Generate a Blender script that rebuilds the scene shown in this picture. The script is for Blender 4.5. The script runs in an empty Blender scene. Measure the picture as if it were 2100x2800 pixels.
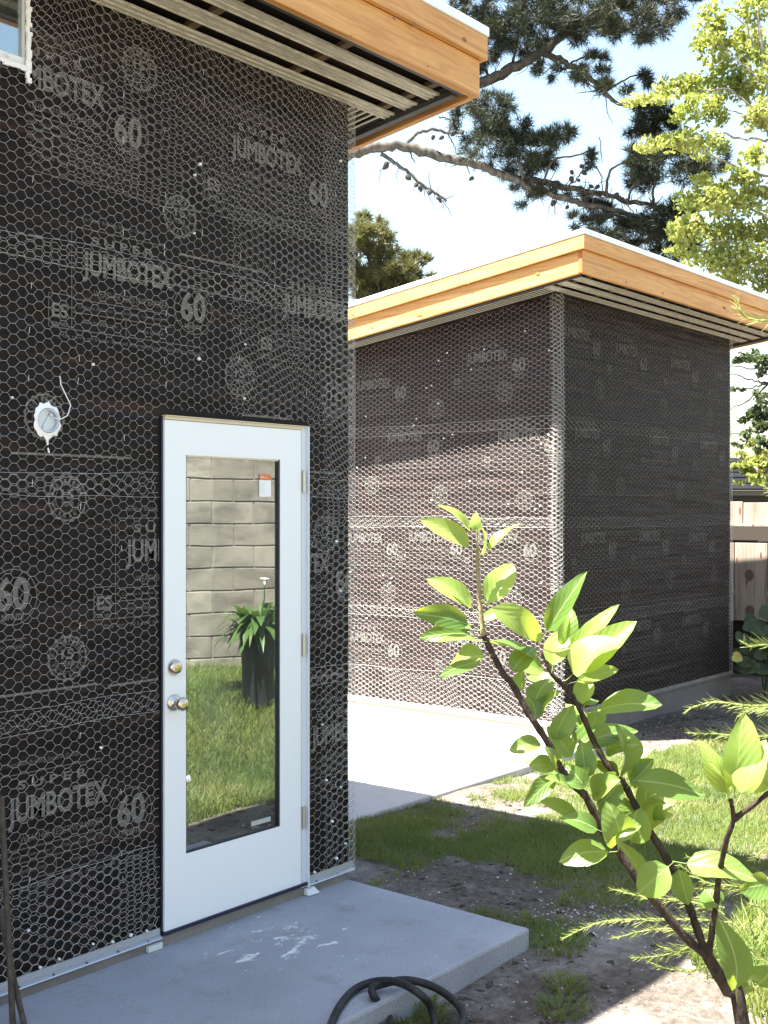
import bpy, bmesh, math, random
import numpy as np
from mathutils import Vector, Matrix
random.seed(7); RNG = np.random.default_rng(7)
scene = bpy.context.scene
col = scene.collection
R = math.radians

# ---------------------------------------------------------------- camera
HC = 1.75
FPX = 3173.0
cam_d = bpy.data.cameras.new('camera')
cam_d.sensor_fit = 'VERTICAL'; cam_d.sensor_height = 24.0
cam_d.lens = 24.0 * FPX / 2800.0
cam_d.clip_start = 0.05; cam_d.clip_end = 2000
cam = bpy.data.objects.new('camera', cam_d); col.objects.link(cam)
cam.location = (0, 0, HC)
cam.rotation_euler = (R(90), 0, R(-50.13))
scene.camera = cam
FW = Vector((.7675, .641, 0)); RT = Vector((.641, -.7676, 0)); UP = Vector((0, 0, 1))

def P(u, v, Z):
    """a spot in the garden seen at photo position (u, v), Z metres ahead"""
    return FW * Z + RT * ((u - 1050) / FPX * Z) + UP * (HC - (v - 1398) / FPX * Z)

def on_plane(u, v, z):
    return P(u, v, (HC - z) * FPX / (v - 1398))

# ---------------------------------------------------------------- sky, sun, exposure
SUN = Vector((-1, .69, 2.72)).normalized()          # towards the sun
world = bpy.data.worlds.new('World'); scene.world = world
world.use_nodes = True
nt = world.node_tree; nt.nodes.clear()
sky = nt.nodes.new('ShaderNodeTexSky'); sky.sky_type = 'NISHITA'; sky.sun_disc = False
sky.sun_elevation = math.asin(SUN.z); sky.sun_rotation = math.atan2(SUN.x, SUN.y)
sky.air_density = 1.6; sky.dust_density = 2.0; sky.ozone_density = 1.0
bg = nt.nodes.new('ShaderNodeBackground'); bg.inputs[1].default_value = 0.05
wo = nt.nodes.new('ShaderNodeOutputWorld')
nt.links.new(sky.outputs[0], bg.inputs[0]); nt.links.new(bg.outputs[0], wo.inputs[0])
sun_d = bpy.data.lights.new('sun', 'SUN'); sun_d.energy = 5.0; sun_d.angle = R(.53)
sun_d.color = (1, .955, .88)
sun = bpy.data.objects.new('sun', sun_d); col.objects.link(sun)
sun.rotation_euler = SUN.to_track_quat('Z', 'Y').to_euler(); sun.location = SUN * 30
scene.view_settings.view_transform = 'Standard'; scene.view_settings.look = 'None'
scene.view_settings.exposure = 2.95; scene.view_settings.gamma = 1.0
scene.view_settings.use_curve_mapping = False

# ---------------------------------------------------------------- helpers
class MB:
    def __init__(s): s.v = []; s.f = []
    def hexa(s, c):
        n = len(s.v); s.v += [tuple(p) for p in c]
        for f in ((0,3,2,1),(4,5,6,7),(0,1,5,4),(1,2,6,5),(2,3,7,6),(3,0,4,7)):
            s.f.append(tuple(n+i for i in f))
        return s
    def box(s, x0, x1, y0, y1, z0, z1):
        return s.hexa([(x0,y0,z0),(x1,y0,z0),(x1,y1,z0),(x0,y1,z0),(x0,y0,z1),(x1,y0,z1),(x1,y1,z1),(x0,y1,z1)])
    def sbox(s, x0, x1, y0, y1, z0, z1, sl, yr):
        """box whose top and bottom follow the roof pitch sl, measured from yr"""
        def zz(z, y): return z - sl*(y-yr)
        return s.hexa([(x0,y0,zz(z0,y0)),(x1,y0,zz(z0,y0)),(x1,y1,zz(z0,y1)),(x0,y1,zz(z0,y1)),
                       (x0,y0,zz(z1,y0)),(x1,y0,zz(z1,y0)),(x1,y1,zz(z1,y1)),(x0,y1,zz(z1,y1))])
    def tube(s, pts, rad, n=8, cap=True):
        pts = [Vector(p) for p in pts]
        if not hasattr(rad, '__len__'): rad = [rad]*len(pts)
        base = len(s.v); prev = None
        for i, p in enumerate(pts):
            a = pts[max(i-1,0)]; b = pts[min(i+1,len(pts)-1)]
            d = (b-a).normalized()
            if prev is None:
                h = Vector((0,0,1)) if abs(d.z) < .9 else Vector((1,0,0))
                u = d.cross(h).normalized()
            else:
                u = (prev - d*prev.dot(d)).normalized()
            prev = u; w = d.cross(u)
            for k in range(n):
                t = 2*math.pi*k/n
                s.v.append(tuple(p + (u*math.cos(t)+w*math.sin(t))*rad[i]))
        for i in range(len(pts)-1):
            for k in range(n):
                a = base+i*n+k; b = base+i*n+(k+1)%n
                s.f.append((a,b,b+n,a+n))
        if cap:
            s.f.append(tuple(base+k for k in range(n))[::-1])
            e = base+(len(pts)-1)*n
            s.f.append(tuple(e+k for k in range(n)))
        return s
    def lathe(s, c, axis, prof, n=20):
        """profile of (distance along axis, radius)"""
        axis = Vector(axis).normalized()
        h = Vector((0,0,1)) if abs(axis.z) < .9 else Vector((1,0,0))
        u = axis.cross(h).normalized(); w = axis.cross(u); c = Vector(c); base = len(s.v)
        for (t, r) in prof:
            for k in range(n):
                a = 2*math.pi*k/n
                s.v.append(tuple(c + axis*t + (u*math.cos(a)+w*math.sin(a))*r))
        for i in range(len(prof)-1):
            for k in range(n):
                a = base+i*n+k; b = base+i*n+(k+1)%n
                s.f.append((a,b,b+n,a+n))
        s.f.append(tuple(base+k for k in range(n))[::-1])
        e = base+(len(prof)-1)*n
        s.f.append(tuple(e+k for k in range(n)))
        return s
    def build(s, name, mat, parent=None, smooth=False, bevel=0):
        me = bpy.data.meshes.new(name); me.from_pydata(s.v, [], s.f); me.update()
        bm = bmesh.new(); bm.from_mesh(me); bmesh.ops.recalc_face_normals(bm, faces=bm.faces)
        bm.to_mesh(me); bm.free()
        return put(name, me, mat, parent, smooth, bevel)

def put(name, me, mat, parent=None, smooth=False, bevel=0):
    o = bpy.data.objects.new(name, me); col.objects.link(o)
    if mat and not me.materials: me.materials.append(mat)
    if smooth:
        for p in me.polygons: p.use_smooth = True
    if bevel:
        m = o.modifiers.new('bevel', 'BEVEL'); m.width = bevel; m.segments = 2; m.limit_method = 'ANGLE'
    if parent is not None:
        o.parent = parent
        if parent.type == 'EMPTY':
            o.matrix_parent_inverse = Matrix.Translation(-parent.location)
    return o

def npmesh(name, V, F, mat, parent=None, smooth=False):
    V = np.asarray(V, dtype=np.float32).reshape(-1, 3); F = np.asarray(F, dtype=np.int32)
    k = F.shape[1]; me = bpy.data.meshes.new(name)
    me.vertices.add(len(V)); me.vertices.foreach_set('co', V.ravel())
    me.loops.add(F.size); me.loops.foreach_set('vertex_index', F.ravel())
    me.polygons.add(len(F)); me.polygons.foreach_set('loop_start', np.arange(0, F.size, k, dtype=np.int32))
    me.update(calc_edges=True)
    return put(name, me, mat, parent, smooth)

def tag(o, label=None, cat=None, group=None, kind=None):
    if label: o['label'] = label
    if cat: o['category'] = cat
    if group: o['group'] = group
    if kind: o['kind'] = kind
    return o

def thing(name, loc, label, cat, group=None):
    e = bpy.data.objects.new(name, None); col.objects.link(e)
    e.location = loc; e.empty_display_size = .1
    return tag(e, label, cat, group)

# ---------------------------------------------------------------- materials
def M(name, base=(.5,.5,.5), rough=.6, metal=0, spec=.5):
    m = bpy.data.materials.new(name); m.use_nodes = True
    b = m.node_tree.nodes['Principled BSDF']
    b.inputs['Base Color'].default_value = (*base, 1); b.inputs['Roughness'].default_value = rough
    b.inputs['Metallic'].default_value = metal; b.inputs['Specular IOR Level'].default_value = spec
    return m

def nd(m, t, **kw):
    n = m.node_tree.nodes.new(t)
    for k, v in kw.items():
        if k in n.inputs.keys(): n.inputs[k].default_value = v
        else: setattr(n, k, v)
    return n
def lk(m, a, b): m.node_tree.links.new(a, b)

def pos(m, scale=(1,1,1), obj=False):
    g = nd(m, 'ShaderNodeTexCoord') if obj else nd(m, 'ShaderNodeNewGeometry')
    mp = nd(m, 'ShaderNodeMapping'); mp.inputs['Scale'].default_value = scale
    lk(m, g.outputs['Object'] if obj else g.outputs['Position'], mp.inputs['Vector'])
    return mp.outputs['Vector']

def noise(m, vec, scale, detail=4, rough=.55, dist=0):
    n = nd(m, 'ShaderNodeTexNoise'); n.inputs['Scale'].default_value = scale
    n.inputs['Detail'].default_value = detail; n.inputs['Roughness'].default_value = rough
    n.inputs['Distortion'].default_value = dist
    lk(m, vec, n.inputs['Vector']); return n.outputs['Fac']

def ramp(m, fac, stops):
    r = nd(m, 'ShaderNodeValToRGB'); e = r.color_ramp.elements
    while len(e) < len(stops): e.new(.5)
    for i, (p, c) in enumerate(stops):
        e[i].position = p; e[i].color = (*c, 1) if len(c) == 3 else c
    lk(m, fac, r.inputs[0]); return r.outputs[0]

def mix(m, fac, a, b, mode='MIX'):
    n = nd(m, 'ShaderNodeMix', data_type='RGBA', blend_type=mode)
    for i, x in ((0, fac), (6, a), (7, b)):
        if isinstance(x, (float, int)): n.inputs[i].default_value = x
        elif isinstance(x, tuple): n.inputs[i].default_value = (*x, 1)
        else: lk(m, x, n.inputs[i])
    return n.outputs[2]

def bump(m, h, strength=.3, dist=.01):
    b = nd(m, 'ShaderNodeBump'); b.inputs['Strength'].default_value = strength
    b.inputs['Distance'].default_value = dist
    lk(m, h, b.inputs['Height']); lk(m, b.outputs[0], m.node_tree.nodes['Principled BSDF'].inputs['Normal'])

def setc(m, c, slot='Base Color'): lk(m, c, m.node_tree.nodes['Principled BSDF'].inputs[slot])

def orand(m):
    return nd(m, 'ShaderNodeObjectInfo').outputs['Random']

def mat_paper(name='black_building_paper', stops=None):
    m = M(name, (.02,.018,.016), .6, spec=.15)
    a = noise(m, pos(m, (.6,.6,9)), 3, 3)
    c = ramp(m, a, stops or [(.3,(.009,.0064,.0055)), (.56,(.014,.0092,.0076)), (.82,(.05,.028,.022))])
    setc(m, c)
    b = noise(m, pos(m, (.5,.5,6)), 2.2, 2)
    g = noise(m, pos(m), 60, 3)
    mm = nd(m, 'ShaderNodeMath', operation='MULTIPLY_ADD'); lk(m, g, mm.inputs[0]); mm.inputs[1].default_value = .04; lk(m, b, mm.inputs[2])
    bump(m, mm.outputs[0], .75, .05)
    return m

def mat_wood(name, axis, tone=1.0, cols=((.42,.195,.068),(.60,.325,.115),(.72,.44,.18))):
    m = M(name, (.45,.24,.1), .55, spec=.3)
    sc = {'x': (.5,9,9), 'y': (9,.5,9), 'z': (9,9,.5)}[axis]
    v = pos(m, sc)
    w = noise(m, v, 2.2, 5, .6, 1.2)
    fine = noise(m, pos(m, tuple(4*k for k in sc)), 4, 3, .6)
    c = ramp(m, w, [(.28, tuple(tone*k for k in cols[0])), (.5, tuple(tone*k for k in cols[1])), (.75, tuple(tone*k for k in cols[2]))])
    c2 = mix(m, .22, c, ramp(m, fine, [(.35,(.16,.07,.03)), (.6,(.7,.45,.25))]), 'SOFT_LIGHT')
    ks = {'x': (1.1,4.2,4.2), 'y': (4.2,1.1,4.2), 'z': (4.2,4.2,1.1)}[axis]
    vo = nd(m, 'ShaderNodeTexVoronoi'); vo.inputs['Scale'].default_value = 1.9
    vo.inputs['Randomness'].default_value = 1; lk(m, pos(m, ks), vo.inputs['Vector'])
    kf = ramp(m, vo.outputs['Distance'], [(.07,(1,1,1)), (.12,(0,0,0))])
    setc(m, mix(m, kf, c2, (.13*tone,.05*tone,.018*tone)))
    bump(m, fine, .12, .004)
    return m

def mat_concrete(name, base, var=.25, rough=.8, scale=3):
    m = M(name, base, rough, spec=.3)
    v = pos(m); a = noise(m, v, scale, 8, .65); b = noise(m, v, scale*.35, 3); g = noise(m, v, 140, 2)
    lo = tuple(k*(1-var) for k in base); hi = tuple(min(.9,k*(1+var)) for k in base)
    c = ramp(m, a, [(.3, lo), (.7, hi)])
    c = mix(m, .5, c, ramp(m, b, [(.35, tuple(k*(1-var*.8) for k in base)), (.65, tuple(k*(1+var*.5) for k in base))]))
    c = mix(m, .15, c, ramp(m, g, [(.3,(0,0,0)), (.7,(1,1,1))]), 'OVERLAY')
    setc(m, c); bump(m, g, .15, .003)
    return m

MT = {}
MT['paper'] = mat_paper()
MT['sun_lightened_paper'] = mat_paper('sun_lightened_mauve_building_paper', [(.3,(.022,.0152,.0145)), (.56,(.032,.0215,.0203)), (.82,(.072,.044,.039))])  # lighter mauve-brown copy of the paper; sunlight on the side face put into its colour
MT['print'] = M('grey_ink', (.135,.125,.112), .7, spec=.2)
MT['darker_print'] = M('darker_grey_ink', (.075,.068,.06), .7, spec=.2)  # darker version of the grey ink for the outbuilding's front face
MT['wire'] = M('galvanised_wire', (.64,.62,.585), .42, metal=.25)
MT['wood_x'] = mat_wood('redwood_board_x', 'x'); MT['wood_y'] = mat_wood('redwood_board_y', 'y')
MT['wood_end'] = mat_wood('redwood_end_grain', 'z', .6)
MT['end_grain'] = M('orange_end_grain', (.42,.13,.035), .7)
MT['white_metal'] = M('white_drip_metal', (.82,.83,.84), .35, spec=.5)
MT['galv'] = M('galvanised_strip', (.52,.55,.60), .35, metal=.55)
MT['concrete'] = mat_concrete('slab_concrete', (.36,.355,.36))
MT['foundation'] = mat_concrete('foundation_concrete', (.20,.185,.165), .45)
MT['dark_wood'] = M('dark_soffit_wood', (.035,.026,.018), .8)
MT['brown_wood'] = M('brown_rafter', (.10,.06,.03), .8)
MT['dark_trim'] = M('dark_painted_trim', (.05,.05,.048), .6)
MT['white_paint'] = M('white_door_paint', (.80,.81,.82), .4, spec=.45)
MT['cream'] = M('cream_wood_edge', (.62,.52,.36), .6)
MT['black'] = M('black_rubber_seal', (.008,.009,.018), .4)
MT['navy'] = M('dark_sill', (.012,.015,.045), .35)
MT['steel'] = M('satin_nickel', (.62,.55,.44), .16, metal=1)
MT['hinge'] = M('silver_hinge', (.55,.54,.50), .35, metal=.8)
MT['white_plastic'] = M('white_plastic', (.85,.85,.82), .5)
MT['caulk'] = M('white_caulk', (.86,.86,.84), .55)
MT['interior'] = M('unlit_interior', (.12,.11,.10), .9)

def mat_lath():
    m = M('ribbed_soffit_lath', (.42,.39,.31), .6, metal=.15)
    w = nd(m, 'ShaderNodeTexWave', wave_type='BANDS', bands_direction='X'); w.inputs['Scale'].default_value = 26
    w.inputs['Distortion'].default_value = .6; lk(m, pos(m), w.inputs['Vector'])
    w2 = nd(m, 'ShaderNodeTexWave', wave_type='BANDS', bands_direction='Y'); w2.inputs['Scale'].default_value = 22
    w2.inputs['Distortion'].default_value = .4; lk(m, pos(m), w2.inputs['Vector'])
    n = noise(m, pos(m, (3,40,1)), 6, 4)
    c = ramp(m, n, [(.3,(.45,.43,.36)), (.55,(.70,.67,.58)), (.75,(.82,.80,.73))])
    c = mix(m, .45, c, ramp(m, w2.outputs[0], [(.2,(.2,.18,.14)), (.6,(.7,.68,.6))]), 'MULTIPLY')
    setc(m, c); bump(m, w.outputs[0], .5, .004)
    return m
MT['lath'] = mat_lath()

def mat_glass():
    m = bpy.data.materials.new('reflective_glass'); m.use_nodes = True
    t = m.node_tree; t.nodes.clear()
    out = t.nodes.new('ShaderNodeOutputMaterial')
    gl = t.nodes.new('ShaderNodeBsdfGlossy'); gl.inputs['Roughness'].default_value = 0.0
    gl.inputs['Color'].default_value = (.93,.97,.95,1)
    tr = t.nodes.new('ShaderNodeBsdfTransparent'); tr.inputs['Color'].default_value = (.62,.68,.66,1)
    lw = t.nodes.new('ShaderNodeFresnel'); lw.inputs['IOR'].default_value = 1.5
    mr = t.nodes.new('ShaderNodeMapRange'); mr.inputs['To Min'].default_value = .34; mr.inputs['To Max'].default_value = 1.0
    mr.inputs['From Min'].default_value = 0
    ms = t.nodes.new('ShaderNodeMixShader')
    t.links.new(lw.outputs[0], mr.inputs['Value']); t.links.new(mr.outputs[0], ms.inputs[0])
    t.links.new(tr.outputs[0], ms.inputs[1]); t.links.new(gl.outputs[0], ms.inputs[2])
    # slight waviness of the pane
    n = t.nodes.new('ShaderNodeTexNoise'); n.inputs['Scale'].default_value = 3.0; n.inputs['Detail'].default_value = 1
    bp = t.nodes.new('ShaderNodeBump'); bp.inputs['Strength'].default_value = .05; bp.inputs['Distance'].default_value = .008
    g = t.nodes.new('ShaderNodeNewGeometry'); t.links.new(g.outputs['Position'], n.inputs['Vector'])
    t.links.new(n.outputs['Fac'], bp.inputs['Height']); t.links.new(bp.outputs[0], gl.inputs['Normal'])
    # thin film of dust and smears
    df = t.nodes.new('ShaderNodeBsdfDiffuse'); df.inputs['Color'].default_value = (.8,.82,.8,1)
    n2 = t.nodes.new('ShaderNodeTexNoise'); n2.inputs['Scale'].default_value = 2.2; n2.inputs['Detail'].default_value = 5
    t.links.new(g.outputs['Position'], n2.inputs['Vector'])
    m2 = t.nodes.new('ShaderNodeMapRange'); m2.inputs['From Min'].default_value = .35; m2.inputs['From Max'].default_value = .75
    m2.inputs['To Min'].default_value = .008; m2.inputs['To Max'].default_value = .075; t.links.new(n2.outputs['Fac'], m2.inputs['Value'])
    ms2 = t.nodes.new('ShaderNodeMixShader'); t.links.new(m2.outputs[0], ms2.inputs[0])
    t.links.new(ms.outputs[0], ms2.inputs[1]); t.links.new(df.outputs[0], ms2.inputs[2])
    t.links.new(ms2.outputs[0], out.inputs[0])
    return m
MT['glass'] = mat_glass()

def mat_leaf(name, c0, c1, trans, tfac=.45, rough=.5, vein=False):
    m = bpy.data.materials.new(name); m.use_nodes = True
    t = m.node_tree; b = t.nodes['Principled BSDF']; out = t.nodes['Material Output']
    b.inputs['Roughness'].default_value = rough; b.inputs['Specular IOR Level'].default_value = .35
    f = noise(m, pos(m), 1.7, 3) if not vein else orand(m)
    c = ramp(m, f, [(.25, c0), (.75, c1)])
    setc(m, c)
    tl = t.nodes.new('ShaderNodeBsdfTranslucent'); 
    ct = mix(m, .75, c, trans)
    lk(m, ct, tl.inputs['Color'])
    ms = t.nodes.new('ShaderNodeMixShader'); ms.inputs[0].default_value = tfac
    lk(m, b.outputs[0], ms.inputs[1]); lk(m, tl.outputs[0], ms.inputs[2]); lk(m, ms.outputs[0], out.inputs[0])
    return m
MT['apple_leaf'] = mat_leaf('apple_leaf', (.065,.125,.028), (.14,.215,.05), (.48,.60,.045), .40, .36, True)
MT['young_leaf'] = mat_leaf('young_apple_leaf', (.17,.26,.055), (.26,.34,.085), (.62,.72,.07), .46, .36, True)
def add_veins(m):
    """pale midrib and side veins in the leaf's own length and width"""
    sx = nd(m, 'ShaderNodeSeparateXYZ'); lk(m, pos(m, (1,1,1), True), sx.inputs[0])
    ab = nd(m, 'ShaderNodeMath', operation='ABSOLUTE'); lk(m, sx.outputs[1], ab.inputs[0])
    ph = nd(m, 'ShaderNodeMath', operation='MULTIPLY_ADD'); lk(m, ab.outputs[0], ph.inputs[0]); ph.inputs[1].default_value = -.75; lk(m, sx.outputs[0], ph.inputs[2])
    mu = nd(m, 'ShaderNodeMath', operation='MULTIPLY'); lk(m, ph.outputs[0], mu.inputs[0]); mu.inputs[1].default_value = 46
    si = nd(m, 'ShaderNodeMath', operation='SINE'); lk(m, mu.outputs[0], si.inputs[0])
    rib = ramp(m, ab.outputs[0], [(.008,(1,1,1)), (.028,(0,0,0))]); vein = ramp(m, si.outputs[0], [(.80,(0,0,0)), (.98,(.10,.10,.10))])
    fac = mix(m, 1.0, rib, vein, 'LIGHTEN')
    b = m.node_tree.nodes['Principled BSDF']; old = b.inputs['Base Color'].links[0].from_socket
    setc(m, mix(m, fac, old, (.26,.33,.12))); bump(m, si.outputs[0], .12, .002)
add_veins(MT['apple_leaf']); add_veins(MT['young_leaf'])
MT['grass'] = mat_leaf('grass_blades', (.042,.09,.017), (.16,.205,.05), (.32,.38,.06), .38, .6)
def patchy(m):
    """dry straw patches through the turf"""
    b = m.node_tree.nodes['Principled BSDF']; old = b.inputs['Base Color'].links[0].from_socket
    f1 = ramp(m, noise(m, pos(m), 2.3, 6, .7), [(.50,(0,0,0)), (.68,(.8,.8,.8))])
    f2 = ramp(m, noise(m, pos(m), 55, 2, .6), [(.52,(0,0,0)), (.64,(.6,.6,.6))])
    setc(m, mix(m, f2, mix(m, f1, old, (.27,.235,.10)), (.05,.10,.02)))
patchy(MT['grass'])
MT['needle'] = mat_leaf('pine_needles', (.006,.011,.005), (.026,.032,.013), (.04,.045,.012), .15, .6)
MT['needle_lit'] = mat_leaf('sunlit_pine_needles', (.05,.065,.025), (.14,.13,.05), (.14,.14,.03), .25, .6)  # sunlight on the small pine is put into this brighter needle colour
MT['yellow_leaf'] = mat_leaf('yellow_green_leaf', (.13,.18,.04), (.26,.26,.07), (.32,.36,.06), .45, .5)
MT['dark_leaf'] = mat_leaf('dark_leaf', (.03,.05,.02), (.06,.085,.03), (.09,.12,.03), .3, .5)
MT['fern'] = mat_leaf('fern_needles', (.17,.22,.06), (.28,.32,.10), (.36,.42,.10), .4, .6)
MT['lily_leaf'] = mat_leaf('lily_leaf', (.04,.09,.02), (.09,.16,.04), (.12,.2,.03), .3, .4)

def mat_bark(name, a, b, s=30):
    m = M(name, a, .85, spec=.2)
    n = noise(m, pos(m, (1,1,.5)), s, 5, .65)
    setc(m, ramp(m, n, [(.35, a), (.65, b)])); bump(m, n, .6, .01)
    return m
MT['bark'] = mat_bark('apple_bark', (.018,.013,.011), (.065,.046,.034), 110)
MT['shoot'] = mat_bark('green_shoot', (.16,.13,.07), (.26,.22,.11), 60)
MT['pine_bark'] = mat_bark('pine_bark', (.022,.02,.017), (.085,.075,.06), 14)
MT['grey_bark'] = mat_bark('grey_bark', (.12,.11,.09), (.28,.25,.2), 9)
MT['rust'] = mat_bark('rusty_steel', (.045,.036,.028), (.10,.08,.06), 50)
MT['fence'] = mat_wood('weathered_fence_board', 'z', 1.0, ((.15,.125,.105),(.27,.235,.20),(.36,.32,.28)))
MT['rubber'] = mat_concrete('dusty_black_rubber', (.02,.02,.021), .7, .6, 30)

def mat_ground():
    m = M('bare_soil', (.15,.12,.095), .95, spec=.1)
    v = pos(m); a = noise(m, v, 1.1, 8, .62); g = noise(m, v, 26, 5, .7); s = noise(m, v, 90, 2)
    c = ramp(m, a, [(.32,(.045,.036,.03)), (.5,(.105,.085,.07)), (.68,(.20,.18,.16))])
    c = mix(m, .55, c, ramp(m, g, [(.3,(.025,.02,.016)), (.55,(.13,.11,.09)), (.72,(.25,.23,.21))]))
    sp = ramp(m, s, [(.70,(0,0,0)), (.74,(1,1,1))])
    c = mix(m, sp, c, (.42,.40,.37))
    du = ramp(m, noise(m, v, 2.6, 7, .7), [(.5,(0,0,0)), (.66,(.7,.7,.7))]); c = mix(m, du, c, (.27,.25,.235))
    setc(m, c)
    bump(m, g, .8, .03)
    return m
MT['soil'] = mat_ground()

# ---------------------------------------------------------------- ground
def smooth(a, b, x):
    t = np.clip((x-a)/(b-a), 0, 1); return t*t*(3-2*t)

def ground_z(x, y):
    x = np.asarray(x, float); y = np.asarray(y, float)
    z = -.09 - .10*smooth(4.6, 9.0, x)
    z = z + .42*smooth(0, 2.0, .36*x - .35 - y)*smooth(2.5, 4.5, x)
    z = z + .012*np.sin(2.1*x+1.3*y) + .008*np.sin(5.3*x-3.1*y+1)
    return z

def axis_pts():
    xs = list(np.arange(-3, 16, .16)); a = -3
    k = .4; left = []
    while a > -150: a -= k; k *= 1.35; left.append(a)
    b = xs[-1]; k = .4; right = []
    while b < 150: b += k; k *= 1.35; right.append(b)
    return np.array(left[::-1] + xs + right)
gx = axis_pts(); gy = axis_pts() - 5
XX, YY = np.meshgrid(gx, gy, indexing='ij')
far = smooth(20, 60, np.hypot(XX, YY))
ZZ = ground_z(XX, YY)*(1-far) - .2*far
nx, ny = XX.shape
idx = np.arange(nx*ny).reshape(nx, ny)
F = np.stack([idx[:-1,:-1], idx[1:,:-1], idx[1:,1:], idx[:-1,1:]], -1).reshape(-1, 4)
g = npmesh('ground', np.stack([XX, YY, ZZ], -1), F, MT['soil'], smooth=True)
tag(g, kind='structure')

# slabs
s = MB().box(-1.5, 4.143, 2.66, 3.70, -.16, 0).build('doorstep_slab', None, bevel=.012)
def mat_slab1():
    m = mat_concrete('doorstep_concrete', (.285,.295,.325), .25, .8, 2.2)
    # dried plaster smears left on the slab
    v = pos(m, (3.0,5.0,1)); n = noise(m, v, 2.6, 8, .7, .6)
    gm = nd(m, 'ShaderNodeNewGeometry')
    d = nd(m, 'ShaderNodeVectorMath', operation='DISTANCE'); d.inputs[1].default_value = (3.36, 3.36, 0)
    lk(m, gm.outputs['Position'], d.inputs[0])
    mr = nd(m, 'ShaderNodeMapRange'); mr.inputs['From Min'].default_value = .02; mr.inputs['From Max'].default_value = .55
    mr.inputs['To Min'].default_value = .13; mr.inputs['To Max'].default_value = -.12
    lk(m, d.outputs['Value'], mr.inputs['Value'])
    ad = nd(m, 'ShaderNodeMath', operation='ADD'); lk(m, n, ad.inputs[0]); lk(m, mr.outputs[0], ad.inputs[1])
    fac = ramp(m, ad.outputs[0], [(.63,(0,0,0)), (.66,(1,1,1))])
    b = m.node_tree.nodes['Principled BSDF']; old = b.inputs['Base Color'].links[0].from_socket
    sp = noise(m, pos(m), 38, 2); spf = ramp(m, sp, [(.73,(0,0,0)), (.76,(1,1,1))])
    c = mix(m, fac, old, (.62,.62,.61)); c = mix(m, spf, c, (.55,.55,.54))
    dk = noise(m, pos(m), 4.5, 6, .75); dkf = ramp(m, dk, [(.55,(0,0,0)), (.75,(.6,.6,.6))])
    setc(m, mix(m, dkf, c, (.13,.115,.10)))
    return m
s.data.materials.append(mat_slab1()); tag(s, kind='structure')
s = MB().box(4.16, 8.325, 4.59, 8.6, -.30, -.0875).build('patio_slab', mat_concrete('patio_concrete', (.40,.385,.37), .15), bevel=.012)
tag(s, kind='structure')

# ---------------------------------------------------------------- wire netting
def hexnet(pathf, s0, s1, z0, z1, seed, keep=None, r=.00064, wob=.0065, sel=True, sc=1.0):
    A_, H_ = .036*sc, .038*sc
    rng = np.random.default_rng(seed)
    i0, i1 = int(s0/A_), int(s1/A_)+1
    I = np.arange(i0, i1); J = np.arange(0, int((z1-z0)/H_)+1)
    ii, jj = np.meshgrid(I, J, indexing='ij')
    ph = rng.uniform(0, A_); pz = rng.uniform(0, H_*.5)
    cs = ii*A_ + ph; cz = z0 + pz*0 + (jj + .5*(np.abs(ii) % 2))*H_
    def dis(s, z):
        a = rng.uniform(0, 6, 8)
        ds = wob*np.sin(3.1*z+1.7*s+a[0]) + .5*wob*np.sin(9*s+4*z+a[1])
        dz = wob*np.sin(2.3*s+a[2]) + .6*wob*np.sin(7*s-3*z+a[3]) + .35*wob*np.sin(15*s+5*z+a[4])
        return s+ds, z+dz
    st = rng.bit_generator.state
    nodes = []
    for sg in (-1, 1):
        rng.bit_generator.state = st
        s_, z_ = dis(cs + sg*.0098*sc, cz)
        nodes.append((s_ + rng.normal(0, .0015, s_.shape), z_ + rng.normal(0, .0015, s_.shape)))
    (Ls, Lz), (Rs, Rz) = nodes
    fur = .004*np.sin(cz*33+.6*np.sin(cs*2)) + .002*np.sin(cs*11+cz*5)
    Lp = pathf(Ls, fur); Rp = pathf(Rs, fur)
    L3 = np.stack([Lp[0], Lp[1], Lz], -1); R3 = np.stack([Rp[0], Rp[1], Rz], -1)
    Ln = np.stack([Lp[2], Lp[3], 0*Lz], -1)
    A = [L3.reshape(-1,3)]; B = [R3.reshape(-1,3)]; N = [Ln.reshape(-1,3)]; Rr = [np.full(L3.shape[0]*L3.shape[1], r*1.35)]
    odd = (np.abs(I[:-1]) % 2).astype(int)
    nj = len(J)
    for up in (0, 1):
        j2 = jj[:-1] + odd[:,None] - (0 if up else 1)
        ok = (j2 >= 0) & (j2 < nj)
        ia = np.broadcast_to(np.arange(len(I)-1)[:,None], j2.shape)
        ja = jj[:-1]
        a = R3[ia[ok], ja[ok]]; b = L3[ia[ok]+1, j2[ok]]
        A.append(a); B.append(b); N.append(Ln[ia[ok], ja[ok]]); Rr.append(np.full(len(a), r))
    if sel:
        for zz in (z0-.002, z1+.004):
            ss = np.arange(s0, s1, .03); s_, z_ = dis(ss, np.full(ss.shape, zz))
            p = pathf(s_, np.zeros_like(s_)); q = np.stack([p[0], p[1], z_], -1)
            A.append(q[:-1]); B.append(q[1:]); N.append(np.stack([p[2], p[3], 0*s_], -1)[:-1]); Rr.append(np.full(len(q)-1, r*1.2))
    A = np.concatenate(A); B = np.concatenate(B); N = np.concatenate(N); Rr = np.concatenate(Rr)
    if keep is not None:
        k = keep((A+B)/2); A, B, N, Rr = A[k], B[k], N[k], Rr[k]
    return A, B, N, Rr

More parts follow.
